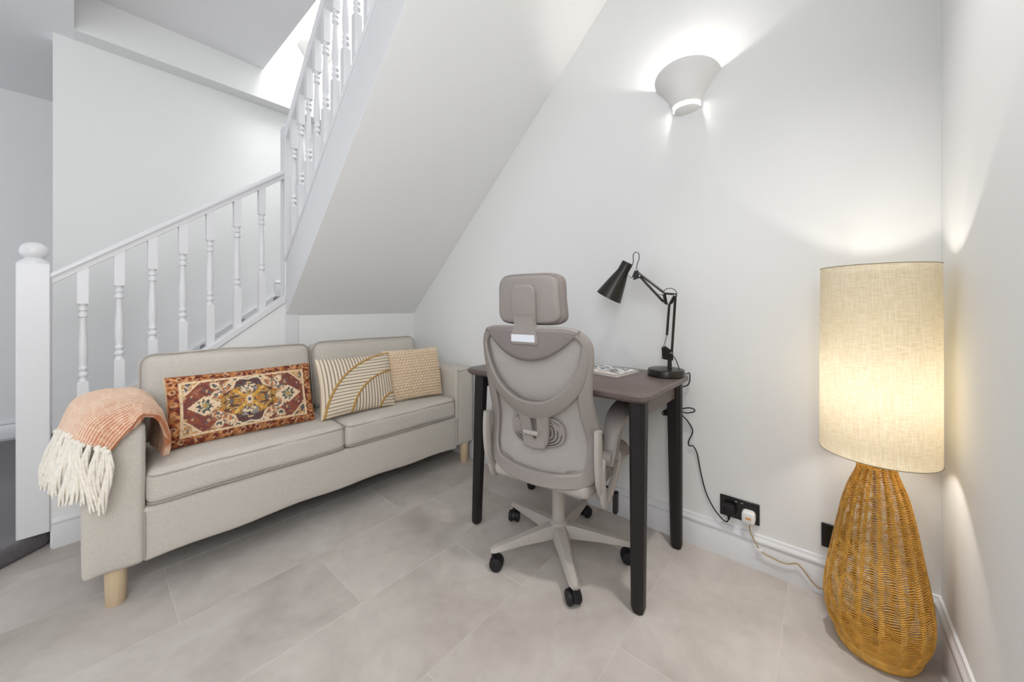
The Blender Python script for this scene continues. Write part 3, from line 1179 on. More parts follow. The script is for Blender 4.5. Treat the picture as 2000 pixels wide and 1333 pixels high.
kw_, kh_ = 0.595, 0.315
mb, uv = pillow_grid(kw_, kh_, 0.135, 230, 130, 0.03, 0.38, lambda u, v, s: 0.004 * noise.noise(Vector((u * 5, v * 3, s * 4))))
cols = kilim_colors(uv, kw_, kh_)
p0, p1 = Vector((0.236, 2.128)), Vector((0.815, 2.098))
dv = p1 - p0
place_pillow(mb, kw_, kh_, ((p0.x + p1.x) / 2, (p0.y + p1.y) / 2, 0.478), math.atan2(dv.y, dv.x), math.radians(19))
build('scatter_cushion', mb, 'kilim', colors=cols, label='long rust and gold kilim-patterned cushion on the sofa seat', cat='cushion', group='scatter cushions on the sofa')

# striped cushion with raised gold arcs
sw_, sh_ = 0.440, 0.335
ARC = (0.213, -0.165)   # arc centre as (x,z) from cushion centre
RAD = (0.10, 0.272, 0.415)
def stripe_disp(u, v, s):
    x, z = u * sw_ / 2, v * sh_ / 2
    if s > 0:
        return 0
    r = math.hypot(x - ARC[0], (z - ARC[1]) * 1.27)
    d = 0.0
    if r < RAD[0] or RAD[1] < r < RAD[2]:
        k = z / 0.0185
    else:
        k = x / 0.0185
    d += 0.0028 * abs(math.sin(PI * k))
    for R_ in RAD:
        d += 0.007 * math.exp(-((r - R_) / 0.006) ** 2)
    return d
def stripe_cols(uv):
    x = uv[:, 0] * sw_ / 2
    z = uv[:, 1] * sh_ / 2
    n = len(x)
    col = np.tile(hexc(230, 214, 190), (n, 1))
    r = np.hypot(x - ARC[0], (z - ARC[1]) * 1.27)
    hor = (r < RAD[0]) | ((r > RAD[1]) & (r < RAD[2]))
    k = np.where(hor, z, x) / 0.0185
    ph = np.abs((k % 1) - 0.0)
    ph = np.minimum(ph, 1 - ph)
    col[ph < 0.14] = hexc(150, 138, 128)
    for R_ in RAD:
        col[np.abs(r - R_) < 0.0075] = hexc(186, 150, 94)
    col[uv[:, 2] > 0] = hexc(224, 208, 184)
    return col
mb, uv = pillow_grid(sw_, sh_, 0.13, 190, 130, 0.05, 0.4, stripe_disp)
cols = stripe_cols(uv)
p0, p1 = Vector((0.835, 2.050)), Vector((1.262, 2.030))
dv = p1 - p0
place_pillow(mb, sw_, sh_, ((p0.x + p1.x) / 2, (p0.y + p1.y) / 2, 0.476), math.atan2(dv.y, dv.x), math.radians(16))
build('scatter_cushion', mb, 'striped', colors=cols, label='cream pin-striped cushion with raised gold arcs on the sofa', cat='cushion', group='scatter cushions on the sofa')

# chunky knit cushion
nw_, nh_ = 0.40, 0.335
def knit_disp(u, v, s):
    x, z = u * nw_ / 2, v * nh_ / 2
    k = z / 0.0185
    row = math.floor(k)
    ph = x / 0.0225 + 0.5 * (row % 2)
    return 0.0125 * (abs(math.sin(PI * k)) ** 0.7) * (abs(math.sin(PI * ph)) ** 0.7)
mb, uv = pillow_grid(nw_, nh_, 0.13, 190, 160, 0.03, 0.36, knit_disp)
p0, p1 = Vector((1.245, 2.085)), Vector((1.625, 2.030))
dv = p1 - p0
place_pillow(mb, nw_, nh_, ((p0.x + p1.x) / 2, (p0.y + p1.y) / 2, 0.478), math.atan2(dv.y, dv.x), math.radians(14))
build('scatter_cushion', mb, 'knit', label='cream chunky bobble-knit cushion at the end of the sofa nearest the desk', cat='cushion', group='scatter cushions on the sofa')

# ------------------------------------------------------------------ throw over the left arm
throw = thing('throw_blanket', 'terracotta and cream woven throw with cream tassels over the sofa arm', 'throw', (0.08, 2.10, 0.66))
# rows from the seat side, over the arm, to the fringe edge; each row: front ... back
ROWS = [
    [(0.228, 2.00, 0.500), (0.222, 2.08, 0.498), (0.215, 2.16, 0.500), (0.205, 2.28, 0.505)],
    [(0.232, 1.985, 0.560), (0.230, 2.07, 0.575), (0.225, 2.16, 0.590), (0.215, 2.29, 0.605)],
    [(0.205, 1.950, 0.655), (0.208, 2.05, 0.672), (0.205, 2.16, 0.680), (0.200, 2.30, 0.692)],
    [(0.152, 1.912, 0.698), (0.155, 2.03, 0.715), (0.155, 2.16, 0.725), (0.155, 2.31, 0.735)],
    [(0.120, 1.897, 0.668), (0.105, 2.01, 0.722), (0.095, 2.15, 0.735), (0.090, 2.31, 0.745)],
    [(0.096, 1.892, 0.640), (0.055, 1.975, 0.710), (0.040, 2.13, 0.730), (0.035, 2.30, 0.742)],
    [(0.078, 1.888, 0.615), (0.018, 1.940, 0.678), (-0.012, 2.09, 0.700), (-0.025, 2.28, 0.712)],
    [(0.063, 1.886, 0.592), (-0.002, 1.920, 0.630), (-0.037, 2.04, 0.650), (-0.060, 2.20, 0.625)],
]
NVc, NUr = 150, 26
rowsc = [catmull(r, NVc // 3) for r in ROWS]
G = []
nv_ = len(rowsc[0])
for j in range(nv_):
    G.append(catmull([r[j] for r in rowsc], NUr))
nu_ = len(G[0])
Garr = np.array(G)     # [v][u][3]
# soft folds
for j in range(nv_):
    for i in range(nu_):
        x, y, z = Garr[j, i]
        f = 0.007 * noise.noise(Vector((i * 0.016, j * 0.045, 1.7))) + 0.003 * noise.noise(Vector((i * 0.05, j * 0.12, 5.0)))
        Garr[j, i] += np.array([f * 0.6, -f * 0.4, f])
def throw_sheet(th, i0=0, i1=None):
    du = np.gradient(Garr, axis=1)
    dvv = np.gradient(Garr, axis=0)
    nr = np.cross(du, dvv)
    nr /= np.linalg.norm(nr, axis=2)[:, :, None] + 1e-9
    if nr[nv_ // 2, nu_ // 2, 2] < 0:
        nr = -nr
    return Garr + nr * th
S_out, S_in = throw_sheet(0.0), throw_sheet(-0.017)
# ribbed weave on the outer sheet
dn = throw_sheet(1.0) - Garr
colT = []
for j in range(nv_):
    for i in range(nu_):
        t = i / (nu_ - 1)
        s = j / (nv_ - 1)
        rib = abs(math.sin(j * 0.62 + 0.3 * math.sin(i * 0.2)))
        S_out[j, i] += dn[j, i] * 0.0022 * rib
mbT = MB()
ringsT = []
P = []
for j in range(nv_):
    loop = [tuple(S_out[j, i]) for i in range(nu_)] + [tuple(S_in[j, i]) for i in range(nu_ - 1, -1, -1)]
    ringsT.append(loop)
mbT.rings(ringsT, caps=True)
c1, c2, c3 = hexc(186, 106, 62), hexc(236, 208, 184), hexc(208, 152, 124)
for j in range(nv_):
    s = j / (nv_ - 1)
    def colr(i):
        t = i / (nu_ - 1)
        band = 0.5 + 0.5 * math.sin(j * 1.24 + 0.6 * math.sin(i * 0.2))          # rib rows
        speck = noise.noise(Vector((i * 0.45, j * 0.35, 2.0)))
        deep = max(0.0, min(1.0, 1.15 - 1.7 * s + 0.35 * noise.noise(Vector((i * 0.03, j * 0.12, 9.0)))))
        base = c1 * deep + c3 * (1 - deep)
        m_ = 0.08 + 0.62 * (band > 0.55) + (0.2 if speck > 0.1 else 0) + 0.25 * (1 - deep)
        m_ = min(1, m_)
        return base * (1 - m_) + c2 * m_
    row = [colr(i) for i in range(nu_)]
    colT += row + row[::-1]
build('woven_cloth', mbT, 'throw', parent=throw, colors=np.array(colT))
# tassels along the fringe edge
nt_ = 15
for k in range(nt_):
    s = k / (nt_ - 1)
    j = int(round(s * (nv_ - 1)))
    p = Vector(Garr[j, -1]) + Vector((-0.002, -0.004, 0.0))
    m = MB()
    rr = random.Random(k)
    lng = 0.185 + 0.035 * rr.random() - 0.01 * (1 - s)
    dx, dy = -0.012 - 0.02 * s + 0.012 * (rr.random() - .5), -0.006 + 0.016 * (rr.random() - .5)
    pts = []
    for q in range(8):
        t = q / 7
        pts.append(p + Vector((dx * t + 0.006 * math.sin(t * 5 + k), dy * t + 0.004 * math.cos(t * 6 + k), 0.008 - lng * t)))
    for st in range(5):
        a = 2 * PI * st / 5 + k
        off = Vector((math.cos(a) * 0.0055, math.sin(a) * 0.0055, 0))
        path = []
        for q, c in enumerate(pts):
            t = q / 7
            spread = 0.25 + 0.9 * min(1, t * 5) + 0.5 * t
            tw = a + t * 4
            path.append(c + Vector((math.cos(tw) * 0.0052 * spread, math.sin(tw) * 0.0052 * spread, -0.012 * rr.random() * (t > 0.95))))
        m.tube(path, [0.0042] * 2 + [0.0052] * 4 + [0.0045, 0.0022], 6)
    m.lathe([(0, 0.006), (0.006, 0.003), (0.0075, -0.003), (0.005, -0.009), (0, -0.010)], 8, tuple(p + Vector((0, 0, 0.002))))
    build('tassel', m, 'fringe', parent=throw)

# ------------------------------------------------------------------ desk
DX0, DX1, DY0, DY1, DZ = 1.252, 1.800, 0.462, 1.385, 0.782
desk = thing('desk', 'dark brown wooden desk with tapered black legs against the wall', 'desk', ((DX0 + DX1) / 2, (DY0 + DY1) / 2, 0))
def rrect(x0_, y0_, x1_, y1_, r, n=6):
    pts = []
    for cx, cy, a0 in ((x1_ - r, y1_ - r, 0), (x0_ + r, y1_ - r, PI / 2), (x0_ + r, y0_ + r, PI), (x1_ - r, y0_ + r, 1.5 * PI)):
        for k in range(n + 1):
            t = a0 + PI / 2 * k / n
            pts.append((cx + r * math.cos(t), cy + r * math.sin(t)))
    return pts
m = MB()
lay = [(0.030, -0.034, 0.035), (0.014, -0.030, 0.04), (0.002, -0.020, 0.045), (0.0, -0.016, 0.045), (0.001, -0.004, 0.045), (0.005, 0.0, 0.045)]
m.rings([[(x, y, DZ + dz) for x, y in rrect(DX0 + i_, DY0 + i_, DX1 - i_, DY1 - i_, r_)] for i_, dz, r_ in lay])
build('desk_top', m, 'desk_wood', parent=desk, bevel=0.0)
# end rails
for yy in (DY0 + 0.045, DY1 - 0.045 - 0.022):
    m = MB().hexa([(DX0 + 0.075, yy, DZ - 0.10), (DX1 - 0.075, yy, DZ - 0.10), (DX1 - 0.075, yy + 0.022, DZ - 0.10), (DX0 + 0.075, yy + 0.022, DZ - 0.10)],
                  [(DX0 + 0.07, yy, DZ - 0.032), (DX1 - 0.07, yy, DZ - 0.032), (DX1 - 0.07, yy + 0.022, DZ - 0.032), (DX0 + 0.07, yy + 0.022, DZ - 0.032)])
    build('end_rail', m, 'desk_wood', parent=desk, bevel=0.002)
m = MB().box((DX1 - 0.09, DY0 + 0.07, DZ - 0.085), (DX1 - 0.07, DY1 - 0.07, DZ - 0.032))
build('back_rail', m, 'desk_wood', parent=desk, bevel=0.002)
def dleg(xt, yt, xb_, yb_, wt=0.060, wb=0.046):
    m = MB()
    rs = []
    for t in (0.0, 0.02, 0.5, 1.0):
        cx = xb_ + (xt - xb_) * t
        cy = yb_ + (yt - yb_) * t
        w_ = wb + (wt - wb) * t
        if t == 0.0:
            w_ -= 0.010
        h_ = w_ / 2
        c_ = w_ * 0.24
        ring = [(cx - h_, cy - h_ + c_), (cx - h_ + c_, cy - h_), (cx + h_ - c_, cy - h_), (cx + h_, cy - h_ + c_),
                (cx + h_, cy + h_ - c_), (cx + h_ - c_, cy + h_), (cx - h_ + c_, cy + h_), (cx - h_, cy + h_ - c_)]
        rs.append([(x, y, (DZ - 0.032) * t) for x, y in ring])
    m.rings(rs)
    return m
for (xt, yt, xb_, yb_) in ((DX0 + 0.070, DY0 + 0.055, 1.297, 0.508), (DX1 - 0.055, DY0 + 0.055, 1.752, 0.510), (DX0 + 0.070, DY1 - 0.055, 1.297, 1.338), (DX1 - 0.055, DY1 - 0.055, 1.752, 1.338)):
    build('leg', dleg(xt, yt, xb_, yb_), 'desk_leg', parent=desk)

# magazine
mag = thing('magazine', 'thin magazine with a black and white photo cover lying on the desk', 'magazine', (1.66, 0.78, DZ))
mc = Vector((1.625, 0.800, DZ))
ma = math.radians(-8)
def magp(u, v, z):
    x, y = u * 0.095, v * 0.125
    return (mc.x + x * math.cos(ma) - y * math.sin(ma), mc.y + x * math.sin(ma) + y * math.cos(ma), DZ + z)
m = MB().hexa([magp(-.99, -.99, 0.0005), magp(.99, -.99, 0.0005), magp(.99, .99, 0.0005), magp(-.99, .99, 0.0005)], [magp(-.99, -.99, 0.010), magp(.99, -.99, 0.010), magp(.99, .99, 0.010), magp(-.99, .99, 0.010)])
build('pages', m, 'paper', parent=mag, smooth=False)
m = MB()
Pm = [[magp(-1 + 2 * i / 60, -1 + 2 * j / 60, 0.0112) for j in range(61)] for i in range(61)]
m.grid(Pm)
colm = []
for i in range(61):
    for j in range(61):
        u, v = -1 + 2 * i / 60, -1 + 2 * j / 60
        a = noise.noise(Vector((u * 4.2, v * 4.2, 3)))
        b_ = noise.noise(Vector((u * 9, v * 9, 7)))
        c = hexc(226, 224, 220)
        if a + 0.5 * b_ > 0.12 and abs(u) < .86 and abs(v) < .9:
            c = hexc(70, 70, 74)
        elif a + 0.5 * b_ > 0.0:
            c = hexc(150, 150, 152)
        if u < -0.72:
            c = hexc(214, 196, 182)
        colm.append(c)
build('cover', m, 'cover', parent=mag, colors=np.array(colm), solid=0.0012)

# ------------------------------------------------------------------ desk lamp
LX = 1.700
lamp = thing('desk_lamp', 'black articulated desk lamp with conical shade standing on the desk', 'desk lamp', (LX, 0.540, DZ))
m = MB().lathe([(0.0, 0.001), (0.074, 0.001), (0.077, 0.004), (0.077, 0.026), (0.074, 0.031), (0.066, 0.033), (0.0, 0.034)], 48, (LX, 0.540, DZ))
build('base', m, 'black_metal', parent=lamp)
def LP(y, z, dx=0.0):
    return Vector((LX + dx, y, z))
m = MB().tube([LP(0.524, DZ + 0.03), LP(0.524, DZ + 0.085)], [0.010, 0.008], 14)
build('stem', m, 'black_metal', parent=lamp)
def plate_yz(poly, dx, th):
    m = MB()
    m.prism(poly, lambda p: (LX + dx - th / 2, p[0], p[1]), lambda p: (LX + dx + th / 2, p[0], p[1]))
    return m
def bolts(pts, parent, dx=0.0):
    for (y, z) in pts:
        build('bolt', MB().tube([LP(y, z, dx - 0.013), LP(y, z, dx + 0.013)], 0.0042, 10), 'chrome', parent=parent)
Lj = [(0.530, 0.882), (0.545, 0.916), (0.550, 0.866), (0.515, 0.858), (0.512, 0.905)]
lower_pl = [(0.553, 0.858), (0.512, 0.852), (0.512, 0.893), (0.548, 0.916), (0.556, 0.908)]
pl_ = build('lower_bracket', plate_yz(lower_pl, -0.009, 0.003), 'black_metal', parent=lamp, smooth=False)
build('lower_bracket', plate_yz(lower_pl, 0.009, 0.003), 'black_metal', parent=lamp, smooth=False)
bolts([(0.552, 0.861), (0.549, 0.911), (0.515, 0.888)], pl_)
# elbow points
E1, E2, E3, E4 = (0.5285, 1.110), (0.502, 1.146), (0.535, 1.152), (0.535, 1.112)
def bar(a, b_, dx=0.0, w=0.009):
    return MB().tube([LP(a[0], a[1], dx), LP(b_[0], b_[1], dx)], w / 2 * 1.25, 4)
build('arm_bar', bar((0.515, 0.888), (0.4995, 1.138)), 'black_metal', parent=lamp, smooth=False)
build('arm_bar', bar((0.536, 0.965), (0.5255, 1.108)), 'black_metal', parent=lamp, smooth=False)
for dx in (-0.006, 0.006):
    build('rod', MB().tube([LP(0.549, 0.911, dx), LP(0.536, 0.965, dx)], 0.0018, 6), 'chrome', parent=lamp)
el = MB()
for dx in (-0.009, 0.009):
    el.tube([LP(0.4985, 1.147, dx), LP(0.548, 1.152, dx)], 0.0046, 4)
    el.tube([LP(0.548, 1.152, dx), LP(0.540, 1.106, dx)], 0.0046, 4)
    el.tube([LP(0.540, 1.106, dx), LP(0.520, 1.106, dx)], 0.0046, 4)
    el.tube([LP(0.520, 1.106, dx), LP(0.4985, 1.147, dx)], 0.0046, 4)
elo = build('elbow_bracket', el, 'black_metal', parent=lamp, smooth=False)
bolts([(0.4995, 1.143), (0.5475, 1.110), (0.526, 1.107), (0.548, 1.150)], elo)
wire = [LP(0.553, 1.152), LP(0.545, 1.168), LP(0.525, 1.174), LP(0.505, 1.168), LP(0.494, 1.152), LP(0.497, 1.128)]
build('cable_loop', MB().tube(catmull(wire, 6), 0.0016, 6), 'black_plastic', parent=lamp)
H1, H2 = (0.672, 1.268), (0.656, 1.234)
build('arm_bar', bar((0.549, 1.156), (0.667, 1.252)), 'black_metal', parent=lamp, smooth=False)
build('arm_bar', bar((0.549, 1.112), (0.656, 1.231)), 'black_metal', parent=lamp, smooth=False)
build('rod', MB().tube([LP(0.553, 1.144, 0.006), LP(0.590, 1.150, 0.006), LP(0.604, 1.172, 0.006)], 0.0014, 6), 'black_metal', parent=lamp)
head_pl = [(0.676, 1.272), (0.650, 1.232), (0.688, 1.219), (0.694, 1.230)]
ho = build('head_bracket', plate_yz(head_pl, -0.008, 0.003), 'black_metal', parent=lamp, smooth=False)
build('head_bracket', plate_yz(head_pl, 0.008, 0.003), 'black_metal', parent=lamp, smooth=False)
bolts([(0.674, 1.264), (0.655, 1.236), (0.687, 1.226)], ho)
build('neck_rod', MB().tube([LP(0.688, 1.226), LP(0.706, 1.234), LP(0.718, 1.252)], 0.0028, 8), 'chrome', parent=lamp)
# shade: axis from neck to mouth
a0_, a1_ = Vector((LX - 0.002, 0.716, 1.304)), Vector((LX - 0.02, 0.806, 1.138))
ax_ = (a1_ - a0_).normalized()
uu = ax_.orthogonal().normalized()
vv = ax_.cross(uu)
Ls = (a1_ - a0_).length
prof = [(0.0, 0.0), (0.024, 0.0), (0.0265, 0.003), (0.0268, 0.045), (0.030, 0.060), (0.040, 0.095), (0.064, Ls), (0.0625, Ls), (0.038, 0.096), (0.028, 0.062), (0.024, 0.046), (0.024, 0.010), (0.0, 0.010)]
build('shade', MB().lathe(prof, 40, a0_, (uu, vv, ax_)), 'black_metal', parent=lamp)
loop = [LP(0.706, 1.288), LP(0.694, 1.292), LP(0.690, 1.312), LP(0.691, 1.336), LP(0.680, 1.350), LP(0.664, 1.342), LP(0.662, 1.318), LP(0.670, 1.296), LP(0.674, 1.272)]
build('cable_loop', MB().tube(catmull(loop, 6), 0.0018, 6), 'black_plastic', parent=lamp)
cord = [LP(0.516, 0.880), LP(0.500, 0.862), LP(0.487, 0.83), LP(0.482, DZ + 0.034)]
build('cable', MB().tube(catmull(cord, 6), 0.002, 6), 'black_plastic', parent=lamp)

def wallpt(px, py, off=0.0):
    r = (px - 1000.0) / 716.0
    dirx, diry = 0.7615 + r * 0.6481, 0.6481 - r * 0.7615
    d = (XD - off) / dirx
    return Vector((XD - off, d * diry, CAM_H - (py - 596.0) * d / 716.0))
hang = [(1297, 812), (1294, 806), (1304, 799), (1318, 797), (1330, 799), (1345, 797), (1356, 800), (1355, 805), (1340, 807), (1331, 804), (1333, 812), (1343, 823), (1352, 838), (1352, 848), (1345, 862), (1346, 871), (1354, 872), (1362, 888), (1368, 920), (1378, 960), (1392, 990), (1405, 1008), (1415, 1018), (1421, 1019), (1424, 1010)]
pts = [wallpt(x, y_, 0.008 + (0.012 if i > 20 else 0.0) + (0.02 if i < 10 else 0)) for i, (x, y_) in enumerate(hang)]
build('power_cord', MB().tube(catmull(pts, 5), 0.0026, 7), 'black_plastic', parent=lamp)
tail = catmull([LP(0.486, DZ + 0.012), Vector((1.775, 0.475, DZ + 0.006)), Vector((1.812, 0.470, DZ + 0.002)), Vector((1.822, 0.478, DZ - 0.05)), Vector((1.818, 0.52, 0.70)), pts[0]], 6)
build('power_cord', MB().tube(tail, 0.0026, 7), 'black_plastic', parent=lamp)
pp = wallpt(1303, 808, 0.03)
build('inline_switch', MB().box((pp.x - 0.008, pp.y - 0.018, pp.z - 0.010), (pp.x + 0.008, pp.y + 0.014, pp.z + 0.010)), 'black_plastic', parent=lamp, bevel=0.004)
# black plug
def plug(parent, yc, zc, material, sticker=None):
    m = MB()
    pr = rrect(-0.024, -0.025, 0.024, 0.025, 0.014, 5)
    rs = []
    for dx, sc_ in ((0.0085, 1.0), (0.030, 1.0), (0.036, 0.92), (0.038, 0.78)):
        rs.append([(XD - dx, yc + a * sc_, zc + b_ * sc_) for a, b_ in pr])
    m.rings(rs)
    o = build('plug', m, material, parent=parent)
    m = MB().tube([(XD - 0.022, yc, zc - 0.022), (XD - 0.022, yc, zc - 0.042)], [0.0075, 0.0045], 10)
    build('cord_grip', m, material, parent=o)
    if sticker:
        m = MB().box((XD - 0.0388, yc - 0.011, zc - 0.005), (XD - 0.0378, yc + 0.008, zc + 0.004))
        build('sticker', m, sticker, parent=o, bevel=0.001)
    return o
plug(lamp, SY + 0.036, SZ - 0.006, 'black_plastic')

# ------------------------------------------------------------------ floor lamp
FX, FY = 1.650, -0.128
fl = thing('floor_lamp', 'tall floor lamp with woven rattan pear base and linen drum shade in the corner', 'floor lamp', (FX, FY, 0))
SR, SZ0, SZ1 = 0.140, 0.625, 1.222
prof = [(SR, SZ0), (SR - 0.001, SZ1)]
m = MB()
m.lathe([(SR, SZ0), (SR, (SZ0 + SZ1) / 2), (SR - 0.002, SZ1)], 72, (FX, FY, 0))
m.f = [f for f in m.f if len(f) == 4]
sh = build('lamp_shade', m, 'linen_shade', parent=fl)
mat('shade_trim', srgb(150, 142, 122), 0.8, 0.2, var=0.05, vscale=100)
for z, r in ((SZ0, SR), (SZ1, SR - 0.002)):
    build('rim', MB().tube([(FX + r * math.cos(a), FY + r * math.sin(a), z) for a in np.linspace(0, 2 * PI, 65)[:-1]], 0.0014, 6, close=True), 'shade_trim', parent=sh)
for k in range(3):
    a = 2 * PI * k / 3 + 0.4
    build('carrier_spoke', MB().tube([(FX, FY, SZ1 - 0.03), (FX + (SR - 0.003) * math.cos(a), FY + (SR - 0.003) * math.sin(a), SZ1 - 0.004)], 0.0016, 6), 'chrome', parent=sh)
# woven base profile (r,z)
BPROF = [(0.086, 0.0), (0.094, 0.012), (0.098, 0.028), (0.106, 0.05), (0.118, 0.085), (0.1235, 0.13), (0.121, 0.18), (0.113, 0.24), (0.102, 0.31), (0.091, 0.38), (0.079, 0.45), (0.066, 0.505), (0.052, 0.545), (0.044, 0.57), (0.0425, 0.60), (0.042, 0.655)]
bz = catmull(BPROF, 8)
brs = np.array([p[0] for p in bz])
bzs = np.array([p[1] for p in bz])
# uneven hand-made outline: slightly lobed
def rad_at(z, a):
    r = np.interp(z, bzs, brs)
    k = min(1.0, max(0.0, (z - 0.02) / 0.06)) * min(1.0, max(0.0, (0.56 - z) / 0.1))
    return r * (1 + k * (0.028 * math.cos(3 * a + 0.7) + 0.018 * math.cos(2 * a + 2.0)))
NR = 16
for k in range(NR):
    a = 2 * PI * k / NR
    pts = []
    for z in np.linspace(0.028, 0.645, 46):
        r = rad_at(z, a) - 0.001
        pts.append((FX + r * math.cos(a), FY + r * math.sin(a), z))
    build('rib', MB().tube(pts, 0.0042, 6), 'rattan', parent=fl)
# weft strands: wrap each rib, sagging between them
m = MB()
z = 0.034
row = 0
SEG = NR * 6
while z < 0.648:
    pts = []
    tight = z > 0.575
    for i in range(SEG):
        a = 2 * PI * i / SEG
        ph = (a * NR / 2 / PI)
        wv = 0.0036 * math.cos(2 * PI * ph / 2 + PI * row) if tight else 0.0034 * abs(math.cos(PI * ph)) ** 5
        r = rad_at(z, a) + wv
        zz_ = z + 0.0022 * math.sin(2 * PI * ph + row * 0.4) + 0.0012 * math.sin(5 * a + row)
        pts.append((FX + r * math.cos(a), FY + r * math.sin(a), zz_))
    m.tube(pts, 0.0013 if not tight else 0.0019, 5, close=True)
    z += 0.0062 if not tight else 0.0042
    row += 1
# short wraps around each rib that make the dense vertical bands
for k in range(NR):
    a = 2 * PI * k / NR
    for q in range(104):
        z = 0.034 + q * 0.0062
        if z > 0.575:
            break
        pts = []
        r = rad_at(z, a)
        hw = 0.0068 * (0.5 + 0.5 * r / 0.12)
        for s in (-1, -0.4, 0.4, 1):
            aa = a + s * hw / r
            pts.append((FX + (r + 0.0046 - 0.0016 * abs(s)) * math.cos(aa), FY + (r + 0.0046 - 0.0016 * abs(s)) * math.sin(aa), z + 0.0030 + s * 0.0026))
        m.tube(pts, 0.0014, 4)
build('weave', m, 'rattan', parent=fl, kind='stuff')
m = MB()
for q in range(4):
    zq = 0.006 + q * 0.0075
    rq = np.interp(zq, bzs, brs)
    m.tube([(FX + rq * math.cos(t), FY + rq * math.sin(t), zq) for t in np.linspace(0, 2 * PI, 65)[:-1]], 0.0052, 8, close=True)
build('base_ring', m, 'rattan', parent=fl)
build('base_plate', MB().lathe([(0.0, 0.001), (0.08, 0.001), (0.08, 0.012), (0.0, 0.012)], 40, (FX, FY, 0)), 'rattan', parent=fl)
build('pole', MB().tube([(FX, FY, 0.012), (FX, FY, 0.79)], 0.008, 12), 'chrome', parent=fl)
bulb = MB().lathe([(0.0, 0.79), (0.012, 0.792), (0.014, 0.81), (0.026, 0.83), (0.029, 0.845), (0.024, 0.868), (0.0, 0.876)], 20, (FX, FY, 0))
build('bulb', bulb, 'bulb', parent=fl)
l = bpy.data.lights.new('floor_lamp_light', 'POINT')
l.energy = 7.6
l.color = (1.0, 0.955, 0.89)
l.shadow_soft_size = 0.036
lo = bpy.data.objects.new('floor_lamp_light', l)
lo.location = (FX, FY, 0.835)
COL.objects.link(lo)
for nm, zz2, rx, pw in (('floor_lamp_uplight', 1.10, PI, 2.3), ('floor_lamp_downlight', 0.765, 0.0, 2.0)):
    # the bulb's own light leaving through the open ends of the shade
    l = bpy.data.lights.new(nm, 'SPOT')
    l.energy = pw
    l.color = (1.0, 0.95, 0.86)
    l.spot_size = math.radians(98)
    l.spot_blend = 0.25
    l.shadow_soft_size = 0.02
    lo = bpy.data.objects.new(nm, l)
    lo.location = (FX - 0.012, FY, zz2)
    lo.rotation_euler = (rx, 0, 0)
    COL.objects.link(lo)
plug(fl, SY - 0.036, SZ - 0.012, 'plug_white', 'plug_sticker')
gc = [(1463, 1024), (1466, 1040), (1474, 1058), (1482, 1072), (1492, 1082), (1508, 1090), (1524, 1098), (1540, 1102), (1553, 1101), (1560, 1104), (1572, 1118), (1585, 1136), (1598, 1149), (1614, 1155)]
pts = [wallpt(x, y_, 0.026) for x, y_ in gc]
pts += [Vector((1.77, -0.06, 0.03)), Vector((1.72, -0.09, 0.012))]
co = build('power_cord', MB().tube(catmull(pts, 5), 0.0022, 7), 'gold_cord', parent=fl)
tie = wallpt(1484, 1075, 0.026)
build('cord_tie', MB().box((tie.x - 0.004, tie.y - 0.010, tie.z - 0.005), (tie.x + 0.004, tie.y + 0.010, tie.z + 0.005)), 'plug_white', parent=co, bevel=0.002)

# ------------------------------------------------------------------ office chair
CX, CY, CTH = 1.387, 0.906, math.radians(8)
chair = thing('office_chair', 'grey ergonomic mesh office chair with headrest pushed up to the desk', 'office chair', (CX, CY, 0), CTH - PI / 2)
def cb(name, mb, material, parent=chair, **kw):
    return build(name, mb, material, parent=parent, world=False, **kw)

# base star: world angles -> local
angs = [152, 224, 296, 8, 80]
locang = [math.radians(a) - (CTH - PI / 2) for a in angs]
cb('hub', MB().lathe([(0.0, 0.062), (0.034, 0.062), (0.040, 0.070), (0.044, 0.11), (0.040, 0.135), (0.030, 0.142), (0.0, 0.142)], 32), 'chair_light')
cb('gas_lift', MB().lathe([(0.0, 0.13), (0.029, 0.13), (0.029, 0.285), (0.020, 0.287), (0.014, 0.288), (0.014, 0.36), (0.0, 0.36)], 28), 'chair_light')
for a in locang:
    ca, sa = math.cos(a), math.sin(a)
    rs = []
    for t, r, w_, zt, zb_ in ((0, 0.02, 0.036, 0.128, 0.080), (.2, 0.07, 0.034, 0.126, 0.076), (.6, 0.18, 0.027, 0.110, 0.076), (.9, 0.28, 0.022, 0.094, 0.072), (1, 0.305, 0.020, 0.090, 0.070), (1.02, 0.322, 0.013, 0.084, 0.070)):
        prof_ = [(-w_, zb_ + 0.004), (-w_ * .7, zb_), (w_ * .7, zb_), (w_, zb_ + 0.004), (w_ * .85, zt - 0.012), (w_ * .5, zt), (-w_ * .5, zt), (-w_ * .85, zt - 0.012)]
        rs.append([(r * ca - x * sa, r * sa + x * ca, z) for x, z in prof_])
    cb('base_spoke', MB().rings(rs), 'chair_light')
caster_dirs = [0.3, 2.4, 3.6, 1.2, 5.1]
